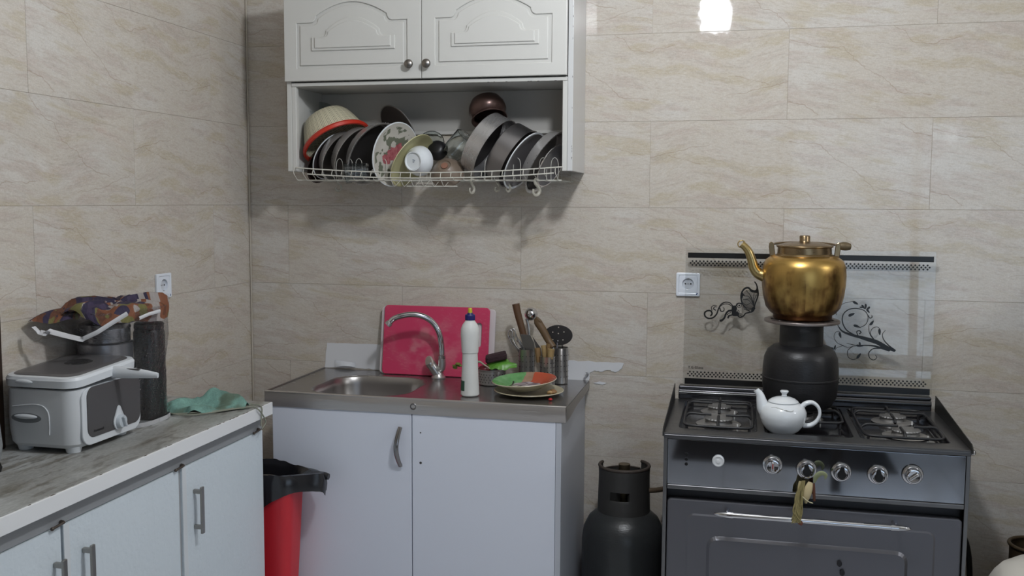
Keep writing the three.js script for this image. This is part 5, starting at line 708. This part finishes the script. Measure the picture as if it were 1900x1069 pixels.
{
  const top = tex(1024, 512, (u, v) => { const X = u * 3.6, Y = v * 0.9; const st = fbm(X * 3 + fbm(X, Y, 3, 3) * 2, Y * 16, 120, 5), b = fbm(X * 2, Y * 3, 130, 4), f = fbm(X * 60, Y * 130, 140, 3), d = fbm(X * 9, Y * 26, 150, 4); let c = mix3([150, 150, 146], [172, 174, 172], sm(0.35, 0.65, b)); c = mix3(c, [120, 116, 106], sm(0.52, 0.72, st) * 0.7); c = mix3(c, [96, 92, 84], sm(0.6, 0.74, d) * 0.45); const k = (f - 0.5) * 34; return [c[0] + k, c[1] + k, c[2] + k]; });
  top.repeat.set(1 / 1.9, 1 / 0.5); top.rotation = Math.PI / 2;
  const t = thing('countertop', 'grey stone-patterned countertop with a white chipped edge', 'countertop');
  part('slab', bx(0.001, CT - 0.039, ZE + 0.005, FX - 0.006, CT, ZN, 0.001), std('#ffffff', 0.35, 0, { map: top }), t);
  part('edge_band', bx(FX - 0.0058, CT - 0.0405, ZE, FX, CT - 0.001, ZN, 0.002), M.edgeWhite, t, 'white edge band'); part('edge_band', bx(0.001, CT - 0.0405, ZE, FX - 0.006, CT - 0.001, ZE + 0.0048, 0.002), M.edgeWhite, t, 'white edge band');
  const ch = []; for (let i = 0; i < 26; i++) { const z = lerp(0.66, 1.8, rnd()); ch.push(mv(new THREE.SphereGeometry(1, 7, 5).scale(0.0016, 0.0014, 0.004 + 0.008 * rnd()), FX - 0.003, rnd() > 0.35 ? CT - 0.0012 : CT - 0.0402, z)); } part('chip', ch, std('#5d564c', 0.9), t, 'dark chips along the edge').userData.kind = 'stuff';
}
// ---------------------------------------------------------------- deep fryer
{
  const x0 = 0.03, x1 = 0.246, z0 = 1.088, z1 = 1.358, t = thing('deep_fryer', 'grey and white deep fryer with a round dial and side handle', 'deep fryer', [0, CT, 0]);
  const ring = (k, y, kz = k) => rrect(x0 + k, z0 + kz, x1 - k, z1 - kz, 0.04 - k * 0.4, 7).map(p => V(p[0], y, p[1]));
  const shell = std('#d0d3d6', 0.38), grey = std('#4e4c4d', 0.3), wht = std('#d6dade', 0.35);
  part('body', loft([ring(0.028, 0.012), ring(0.012, 0.014), ring(0.005, 0.024), ring(0.001, 0.06), ring(0, 0.1), ring(0.002, 0.162), ring(0.006, 0.164)], true, true, 0.5), shell, t);
  for (const [x, z] of [[x0 + 0.04, z1 - 0.035], [x1 - 0.035, z1 - 0.035], [x0 + 0.04, z0 + 0.04], [x1 - 0.04, z0 + 0.04]]) part('foot', lathe([[0, 0.0005], [0.017, 0.0005], [0.021, 0.016], [0, 0.016]], 24).translate(x, 0, z), wht, t);
  // white corner frame around the dark side panel
  const side = (y0, y1, za, zb, r, d, mat, name, par, lab) => part(name, ext(poly(rrect(za, y0, zb, y1, r, 6)), d, d * 0.35).rotateY(Math.PI / 2).translate(x1 - 0.004, 0, 0).applyMatrix4(new THREE.Matrix4()), mat, par, lab);
  const flip = g => g; // extruded shapes are drawn in (-z, y)
  part('side_frame', ext(poly(rrect(-z1 + 0.024, 0.016, -z0 - 0.003, 0.1655, 0.032, 6)), 0.006, 0.002).rotateY(Math.PI / 2).translate(x1 - 0.004, 0, 0), wht, t);
  const pn = part('side_panel', ext(poly(rrect(-z1 + 0.042, 0.034, -z0 - 0.006, 0.1655, 0.026, 6)), 0.004, 0.0015).rotateY(Math.PI / 2).translate(x1, 0, 0), grey, t, 'dark grey glossy side panel');
  const dp = [x1 + 0.004, 0.054, 1.192];
  part('dial_plate', ext(poly([...Array.from({ length: 25 }, (_, i) => { const a = Math.PI * 0.78 + i / 24 * Math.PI * 1.44; return [0.0235 * Math.cos(a), 0.0235 * Math.sin(a)]; }), [0.005, 0.04], [0, 0.043], [-0.005, 0.04]]), 0.004, 0.001).rotateY(Math.PI / 2).translate(...dp), wht, pn, 'white dial surround');
  const dl = part('dial', [orient(lathe([[0, 0], [0.0185, 0], [0.0175, 0.01], [0.016, 0.012], [0, 0.012]], 32), [dp[0] + 0.003, dp[1], dp[2]], [1, 0, 0]), mv(new RoundedBoxGeometry(0.012, 0.03, 0.007, 3, 0.003), dp[0] + 0.018, dp[1], dp[2], 0.35, 0, 0)], std('#c3cad0', 0.3), pn, 'white temperature dial');
  { const cv = document.createElement('canvas'); cv.width = 256; cv.height = 64; const g = cv.getContext('2d'); g.clearRect(0, 0, 256, 64); g.fillStyle = '#121214'; g.font = 'bold 44px sans-serif'; g.fillText('Kenwood', 20, 48); const ct = new THREE.CanvasTexture(cv); ct.colorSpace = THREE.SRGBColorSpace; part('lettering', new THREE.PlaneGeometry(0.052, 0.013).rotateY(Math.PI / 2).translate(x1 + 0.0045, 0.05, 1.272), std('#ffffff', 0.4, 0, { map: ct, transparent: true }), pn, 'black brand lettering'); }
  // end face: embossed outline and pull grip
  const e = part('end_emboss', wire([V(x0 + 0.035, 0.118, z1 + 0.0005), V(x0 + 0.1, 0.126, z1 + 0.001), V(x0 + 0.125, 0.122, z1 + 0.001), V(x0 + 0.138, 0.108, z1 + 0.001), V(x0 + 0.141, 0.08, z1 + 0.001), V(x0 + 0.139, 0.05, z1)], 0.0018, { seg: 40 }), shell, t);
  part('pull_grip', mv(new THREE.SphereGeometry(1, 28, 16).scale(0.034, 0.0065, 0.008), x0 + 0.073, 0.094, z1 + 0.001), wht, t, 'white oval pull grip'); part('grip_recess', mv(new THREE.SphereGeometry(1, 28, 16).scale(0.044, 0.013, 0.0022), x0 + 0.073, 0.09, z1 - 0.0002), std('#7d8083', 0.4), t);
  // lid rising slightly to the back
  const tip = r => r.map(p => V(p.x, p.y + 0.016 * (z1 - p.z) / (z1 - z0), p.z));
  const lid = part('lid', loft([tip(ring(0.003, 0.168)), tip(ring(-0.002, 0.17)), tip(ring(-0.003, 0.188)), tip(ring(0.001, 0.195)), tip(ring(0.008, 0.1965))], true, true, 0.5), wht, t, 'white lid rim');
  part('lid_window', loft([tip(ring(0.012, 0.1968)), tip(ring(0.014, 0.1985)), tip(ring(0.03, 0.2))], false, true, 0.8), std('#5c5a5b', 0.3), lid, 'dark grey lid top'); part('lid_vent', orient(lathe([[0, 0], [0.034, 0], [0.036, 0.003], [0.03, 0.0055], [0.02, 0.004], [0, 0.004]], 40), [0.14, 0.206, 1.2], [0, 1, 0.06]), std('#3a393a', 0.25), lid);
  part('latch', mv(new THREE.SphereGeometry(1, 24, 12).scale(0.026, 0.0065, 0.006), x0 + 0.072, 0.183, z1 + 0.0025), wht, lid, 'white lid latch');
  part('handle', sweep([V(x1 - 0.004, 0.187, 1.2), V(x1 + 0.03, 0.187, 1.2), V(x1 + 0.08, 0.186, 1.198), V(x1 + 0.115, 0.184, 1.196), V(x1 + 0.128, 0.183, 1.195)], q => 0.016 - 0.009 * q * q, { seg: 26, rad: 18, flat: 0.62 }), wht, lid, 'white basket handle pointing outwards');
  part('handle_insert', mv(new RoundedBoxGeometry(0.075, 0.004, 0.013, 3, 0.0018), x1 + 0.042, 0.1975, 1.199), grey, lid);
}
// ---------------------------------------------------------------- steel cooker in its plastic cover
{
  const t = thing('steel_pot', 'tall steel pot inside the clear plastic cover behind the fryer', 'pot', [0.0805, CT + 0.001, 1.006]);
  t.scale.set(0.87, 1, 0.87);
  part('body', lathe([[0, 0], [0.08, 0], [0.084, 0.004], [0.0855, 0.19], [0.0865, 0.232], [0.083, 0.236], [0, 0.236]], 64, 0.5), std([0.6, 0.59, 0.6], 0.28, 0.8), t); part('base_band', lathe([[0.084, 0.001], [0.0868, 0.003], [0.0868, 0.05], [0.0845, 0.052]], 64), M.black, t);
  part('lid', lathe([[0, 0.237], [0.079, 0.237], [0.08, 0.272], [0.0815, 0.276], [0.078, 0.288], [0.05, 0.296], [0, 0.299]], 64, 0.4), std([0.5, 0.49, 0.5], 0.26, 0.85), t); part('lid_knob', lathe([[0, 0.299], [0.012, 0.299], [0.018, 0.31], [0.014, 0.318], [0, 0.319]], 24), M.black, t);
  const k = thing('black_canister', 'slim black canister standing behind the steel pot inside the plastic cover', 'canister', [0.17, CT + 0.001, 0.926]);
  part('body', lathe([[0, 0], [0.041, 0], [0.044, 0.004], [0.044, 0.255], [0.04, 0.265], [0, 0.265]], 48, 0.5), std([0.012, 0.012, 0.014], 0.3), k); part('lid', lathe([[0, 0.2655], [0.042, 0.2655], [0.042, 0.28], [0.035, 0.286], [0, 0.287]], 40), std([0.02, 0.02, 0.022], 0.35), k);
  // cover: transparent bag with crumpled skin, printed cloth top with a white trim
  const cv = thing('appliance_cover', 'clear plastic appliance cover with a floral top and white binding', 'cover', [0, 0, 0]);
  const N = 120, ringPts = (s, y, grow, amp, seedk) => Array.from({ length: N }, (_, j) => {
    const a = j / N * 6.2832, c = Math.cos(a), q = Math.sin(a), e = 1 / Math.pow(Math.pow(Math.abs(c), 3) + Math.pow(Math.abs(q), 3), 1 / 3);
    const w = (fbm(c * 5 + 20, q * 5 + y * 16, seedk, 4) - 0.5) * amp; let x = 0.119 + c * e * 0.111 * s + w * c, z = 0.982 + q * e * 0.104 * s + w * q;
    if (y > CT + 0.215) z += grow * Math.max(0, q) * 0.085; x = Math.max(0.004, x); if (y < CT + 0.212) z = Math.min(z, 1.0835); return V(x, y + w * 0.4, z);
  });
  const rs = []; for (let k2 = 0; k2 <= 34; k2++) { const v = k2 / 34, y = lerp(CT + 0.004, CT + 0.338, v); rs.push(ringPts(1 - 0.05 * Math.sin(v * 5), y, sm(0.66, 0.9, v), 0.02, 300)); }
  part('clear_film', loft(rs, false, false, 1.3), glassMat('#e6e7ea', 0.07, { ior: 1.6, bumpMap: crinkle, bumpScale: 0.0022 }), cv);
  part('hem', loft([ringPts(1.005, CT + 0.001, 0, 0.016, 300), ringPts(1.012, CT + 0.004, 0, 0.016, 300), ringPts(1.01, CT + 0.014, 0, 0.016, 300)], false, false), std('#b9b9bb', 0.5, 0, { side: THREE.DoubleSide }), cv, 'white bottom hem');
  const fl = tex(512, 512, (u, v) => { const blot = (sc, s) => fbm(u * sc * 2.2 + (fbm(u * 9, v * 9, s + 3, 2) - 0.5) * 0.6, v * sc, s, 2); let c = [178, 170, 166]; const p = blot(7, 401), o = blot(6, 431), y = blot(8, 461); if (o > 0.4) c = [138, 84, 56]; if (o > 0.56) c = [108, 66, 46]; if (y > 0.6) c = [122, 116, 66]; if (p > 0.48) c = [48, 40, 70]; if (p > 0.64) c = [70, 58, 88]; const g = (fbm(u * 90, v * 90, 7, 2) - 0.5) * 20; return c.map(q => (q + g) * 0.86); });
  const cloth = std('#ffffff', 0.75, 0, { map: fl, side: THREE.DoubleSide, sheen: 0.3 });
  const cap = (s, dy, out, k2) => Array.from({ length: N }, (_, j) => { const a = j / N * 6.2832, c = Math.cos(a), q = Math.sin(a), e = 1 / Math.pow(Math.pow(Math.abs(c), 3) + Math.pow(Math.abs(q), 3), 1 / 3), w = fbm(c * 3 + 8, q * 3 + 3, 500, 3) - 0.5; const x = 0.119 + c * e * (0.11 + out) * s, z = 0.982 + (q * e * (0.1 + out) + Math.max(0, q) * 0.085) * s; const hang = k2 === 0 ? 0.034 * Math.max(0, Math.cos(a - 0.15)) - 0.012 : 0; return V(Math.max(0.004, x + w * 0.012 * s), CT + dy - hang + 0.04 * w + 0.01 * Math.sin(a * 5) * s, z); });
  const flUV = g => { const p = g.attributes.position, uv = g.attributes.uv; for (let i = 0; i < p.count; i++) uv.setXY(i, p.getX(i) * 2.6 + p.getY(i) * 1.5, p.getZ(i) * 2.6 + p.getY(i) * 1.5); return g; };
  part('floral_top', flUV(loft([cap(1.03, 0.325, 0.006, 0), cap(1.02, 0.34, 0.006, 1), cap(0.93, 0.352, 0.002, 2), cap(0.6, 0.358, 0, 3), cap(0.25, 0.354, 0, 4)], false, true, 1.2)), cloth, cv, 'purple and orange floral cloth top');
  const mapf = [[40, 551, 0.028], [72, 570, 0.05]]; // drooping corner at the near end
  part('cloth_corner', flUV(grid(10, 10, (u, v) => V(0.015 + 0.1 * u, CT + 0.338 - 0.022 * v * v + 0.005 * Math.sin(u * 9), 1.13 + 0.12 * v * (1 - 0.85 * Math.abs(u - 0.15))))), cloth, cv);
  const tape = (q, w) => { const P = q.map(p => ax(...p)), o = []; for (let i = 0; i < P.length - 1; i++) for (let k = 0; k < 8; k++) o.push(P[i].clone().lerp(P[i + 1], k / 8)); o.push(P[P.length - 1]); const up = o.map((p, i) => { const d = o[Math.min(o.length - 1, i + 1)].clone().sub(o[Math.max(0, i - 1)]); const n = V(0, d.z, -d.y).normalize(); if (n.y < 0) n.negate(); return n; }); return grid(o.length - 1, 3, (u, v) => { const i = Math.round(u * (o.length - 1)); return o[i].clone().addScaledVector(up[i], (v - 0.5) * w).add(V(0.002 * Math.sin(v * 3.14), 0, 0)); }); };
  const tapeM = std('#cfcfd1', 0.5, 0, { side: THREE.DoubleSide });
  part('binding', tape([[62, 606, 0.05], [72, 616, 0.065], [84, 619, 0.08], [92, 615, 0.09], [122, 623, 0.125], [152, 630, 0.165], [180, 617, 0.195], [210, 598, 0.222], [236, 582, 0.245]], 0.0145), tapeM, cv, 'white binding tape hanging in a V');
  part('binding', tape([[258, 591, 0.25], [276, 583, 0.25], [297, 577, 0.25]], 0.01), tapeM, cv, 'white binding tape end');
}
// ---------------------------------------------------------------- teal cloth on the counter end
{
  const teal = std('#93b3aa', 0.85, 0, { side: THREE.DoubleSide, map: tex(256, 256, (u, v) => { const k = 180 + 70 * fbm(u * 8, v * 8, 601, 3) + 40 * (fbm(u * 110, v * 110, 605, 2) - 0.5); const d = sm(0.55, 0.75, fbm(u * 4, v * 4, 607, 3)); return mix3([k * 0.92, k, k * 0.98], [150, 130, 110], d * 0.6); }), sheen: 0.4 });
  const t = thing('teal_cloth', 'crumpled teal work cloth with loose strings on the counter end', 'cloth', [0.27, CT + 0.0015, 0.785]);
  const ridge = (x, z, ax2, az2, bx2, bz2, w) => { const dx = bx2 - ax2, dz = bz2 - az2, q = Math.min(1, Math.max(0, ((x - ax2) * dx + (z - az2) * dz) / (dx * dx + dz * dz))), d = Math.hypot(x - ax2 - q * dx, z - az2 - q * dz) / w; return Math.exp(-d * d) * Math.sin(Math.PI * Math.min(1, Math.max(0.12, q * 0.85 + 0.12))) ; };
  const base = grid(110, 70, (u, v) => {
    const a = (u - 0.5) * 2, b = (v - 0.5) * 2, rim = 1 + 0.12 * Math.sin(Math.atan2(b, a) * 5 + 0.5) + 0.08 * Math.sin(Math.atan2(b, a) * 9), k = Math.min(1.0, rim / Math.max(1, Math.hypot(a, b)));
    const x = a * k * 0.112, z = b * k * 0.078 - a * 0.055, ed = Math.hypot(a * k, b * k) / rim;
    let h = 0.003 + 0.04 * ridge(x, z, -0.1, 0.1, -0.03, -0.02, 0.02) + 0.058 * ridge(x, z, -0.03, -0.01, 0.05, -0.06, 0.018) + 0.046 * ridge(x, z, 0.03, -0.03, 0.12, -0.07, 0.026) + 0.016 * ridge(x, z, -0.05, 0.08, 0.08, 0.02, 0.018);
    h += 0.03 * Math.max(0, fbm(x * 20, z * 20, 613, 2) - 0.4) * sm(1.0, 0.8, ed); h *= (0.25 + 0.75 * sm(1.0, 0.78, ed)) * 0.82;
    return V(x + 0.1 * h * Math.sin(z * 40), h, z);
  });
  part('cloth', base, teal, t);
  const st = std('#8a8c7e', 0.8);
  part('string', wire([V(-0.09, 0.004, 0.09), V(-0.05, 0.004, 0.1), V(0, 0.004, 0.07), V(0.07, 0.004, 0.01), V(0.1, 0.005, -0.06), V(0.13, 0.004, -0.078), V(0.1435, -0.004, -0.075), V(0.145, -0.03, -0.07), V(0.145, -0.06, -0.065)], 0.0022, { seg: 80, rad: 7 }), st, t); part('string', wire([V(-0.06, 0.004, 0.1), V(-0.03, 0.005, 0.115), V(0.02, 0.004, 0.09), V(0.1, 0.004, -0.02), V(0.132, 0.004, -0.05), V(0.144, -0.003, -0.05), V(0.1455, -0.03, -0.08), V(0.1455, -0.055, -0.095), V(0.145, -0.07, -0.07)], 0.0022, { seg: 80, rad: 7 }), st, t);
}
// ---------------------------------------------------------------- things cut by the frame's edge
{
  const t = thing('grey_appliance', 'rounded grey appliance with a rubber foot, only its edge showing beside the fryer', 'appliance', [0, CT, 0]);
  const ring = (k, y) => rrect(0.02 + k, 1.5 + k, 0.172 - k, 1.8 - k, 0.03, 6).map(p => V(p[0], y, p[1])), sh = std('#85898b', 0.4);
  part('body', loft([ring(0.012, 0.02), ring(0.004, 0.026), ring(0, 0.06), ring(0.006, 0.17), ring(0.02, 0.185)], true, true, 0.5), sh, t);
  for (const [x, z] of [[0.045, 1.53], [0.15, 1.528], [0.045, 1.77], [0.15, 1.77]]) part('foot', lathe([[0, 0.0005], [0.018, 0.0005], [0.02, 0.01], [0.016, 0.021], [0, 0.021]], 24).translate(x, 0, z), M.black, t, 'black rubber foot');
  part('dial', orient(lathe([[0, 0], [0.026, 0], [0.024, 0.008], [0, 0.01]], 32), [0.171, 0.075, 1.62], [1, 0, 0]), std('#c8ccd0', 0.35), t);
  const b = single('wooden_board', bx(0, 0, 0, 0.02, 0.345, 0.26, 0.004), std('#3a271b', 0.6, 0, { map: tex(128, 256, (u, v) => { const k = 150 + 90 * fbm(u * 3, v * 40, 701, 4); return [k, k, k]; }) }), 'dark brown wooden board leaning on the tiled wall behind the grey appliance', 'board'); b.position.set(0.003, CT + 0.001, 1.338); b.rotation.z = 0; b.position.y = CT + 0.0012;
}
{
  const t = thing('covered_stool', 'low stool draped with a white cloth beside the cooker', 'stool', [2.775, 0, 0.62]);
  const seatM = std('#5a3d28', 0.6); part('seat', lathe([[0, 0.475], [0.15, 0.475], [0.155, 0.485], [0.15, 0.499], [0, 0.499]], 40), seatM, t); for (let i = 0; i < 4; i++) { const a = i * 1.571 + 0.785; part('leg', rod([0.13 * Math.cos(a), 0.001, 0.13 * Math.sin(a)], [0.1 * Math.cos(a), 0.475, 0.1 * Math.sin(a)], 0.014, 12), seatM, t); }
  const N = 120, rr = (r, y, f) => Array.from({ length: N }, (_, j) => { const a = j / N * 6.2832, w = Math.sin(a * 9 + 0.6) * f + (fbm(Math.cos(a) * 4 + 3, Math.sin(a) * 4, 801, 3) - 0.5) * f * 2; return V((r + w) * Math.cos(a), y, (r + w) * Math.sin(a)); });
  const c = single('white_cloth', loft([rr(0.27, 0.26, 0.016), rr(0.255, 0.36, 0.014), rr(0.235, 0.43, 0.01), rr(0.215, 0.475, 0.006), rr(0.2, 0.497, 0.003), rr(0.16, 0.506, 0.001), rr(0.08, 0.508, 0.0005)], false, true, 1.0), std('#cfcbc2', 0.85, 0, { side: THREE.DoubleSide }), 'white cloth draped over the low stool by the cooker', 'cloth'); c.position.set(2.775, 0, 0.62);
  const g = thing('rusty_gas_cylinder', 'gas cylinder with a rusty brown collar standing by the wall behind the white cloth', 'gas cylinder', [2.77, 0, 0.22]);
  const rust = std([0.075, 0.05, 0.026], 0.6, 0.3); part('body', lathe([[0, 0.02], [0.08, 0.02], [0.105, 0.05], [0.115, 0.09], [0.115, 0.3], [0.1, 0.345], [0.06, 0.37], [0, 0.375]], 56, 0), std([0.03, 0.027, 0.024], 0.5), g); part('foot_ring', lathe([[0.078, 0.001], [0.082, 0.001], [0.086, 0.03], [0.082, 0.03], [0.078, 0.001]], 40), rust, g);
  const sh = poly([[0, 0], [0.46, 0], [0.46, 0.1], [0.36, 0.115], [0, 0.115]]); const cg = grid(60, 4, (u, v) => { const a = u * 5.4 + 1.0, r = 0.075; return V(r * Math.cos(a), 0.345 + 0.105 * v, r * Math.sin(a)); }); part('collar', cg, std([0.07, 0.046, 0.024], 0.6, 0.3, { side: THREE.DoubleSide }), g, 'rusty brown collar'); part('rolled_rim', wire(Array.from({ length: 40 }, (_, i) => { const a = i / 39 * 5.4 + 1.0; return V(0.0755 * Math.cos(a), 0.451, 0.0755 * Math.sin(a)); }), 0.006, { seg: 90 }), rust, g); part('valve', [cyl(0.013, 0.011, 0.07, 0, 0.373, 0)], std([0.2, 0.15, 0.07], 0.4, 0.9), g);
  single('gas_hose', wire([V(2.46, 0.5, 0.045), V(2.52, 0.49, 0.045), V(2.56, 0.46, 0.06), V(2.6, 0.4, 0.07), V(2.62, 0.25, 0.07), V(2.61, 0.02, 0.08)], 0.009, { seg: 50, rad: 12 }), std('#171513', 0.5), 'black gas hose drooping from the back of the cooker to the floor', 'hose');
}
// ---------------------------------------------------------------- wall sockets
function socketPlate(label, pos, ry) {
  const t = thing('wall_socket', label, 'socket', pos, ry); const m = M.socket, S = 0.041;
  part('frame', ext(poly(rrect(-S, -S, S, S, 0.005), [rrect(-0.031, -0.029, 0.031, 0.031, 0.003).reverse()]), 0.0095, 0.0025), m, t); part('insert', ext(poly(rrect(-0.0308, -0.0288, 0.0308, 0.0308, 0.003), [Array.from({ length: 32 }, (_, i) => [0.0195 * Math.cos(-i / 32 * 6.283), 0.0195 * Math.sin(-i / 32 * 6.283) + 0.002])]), 0.0085, 0.001), m, t);
  part('well', [mv(new THREE.CylinderGeometry(0.0195, 0.0195, 0.001, 32).rotateX(Math.PI / 2), 0, 0.002, 0.0008), mv(new THREE.CylinderGeometry(0.0196, 0.0196, 0.008, 32, 1, true).rotateX(Math.PI / 2), 0, 0.002, 0.004)], std('#c9cdd4', 0.4, 0, { side: THREE.DoubleSide }), t);
  for (const x of [-0.0095, 0.0095]) part('pin_hole', mv(new THREE.CylinderGeometry(0.0026, 0.0026, 0.0006, 16).rotateX(Math.PI / 2), x, 0.002, 0.0016), M.gap, t); part('screw', mv(new THREE.CylinderGeometry(0.0022, 0.0022, 0.0008, 14).rotateX(Math.PI / 2), 0, 0.002, 0.0016), M.steel, t); for (const y of [-0.016, 0.02]) part('earth_clip', bx(-0.003, y - 0.001, 0.001, 0.003, y + 0.001, 0.008, 0.0005), M.steel, t);
  part('seam', bx(-0.027, -0.0325, 0.0094, 0.024, -0.0318, 0.0098, 0.0002, 1), std('#8b93a5', 0.5), t);
  part('logo', [mv(new THREE.SphereGeometry(1, 12, 8).scale(0.0022, 0.0045, 0.0004), 0.031, -0.0325, 0.0096, 0, 0, -0.5)], std('#4a5a86', 0.5), t);
}
socketPlate('white square wall socket beside the glass cooker lid', [1.68, 1.2175, 0.0005], 0);
socketPlate('white square wall socket on the side wall above the counter', [0.0005, 1.2195, 0.594], Math.PI / 2);

scene.traverse(o => { if (o.isMesh) { o.castShadow = true; o.receiveShadow = true; } });
renderer.render(scene, camera);
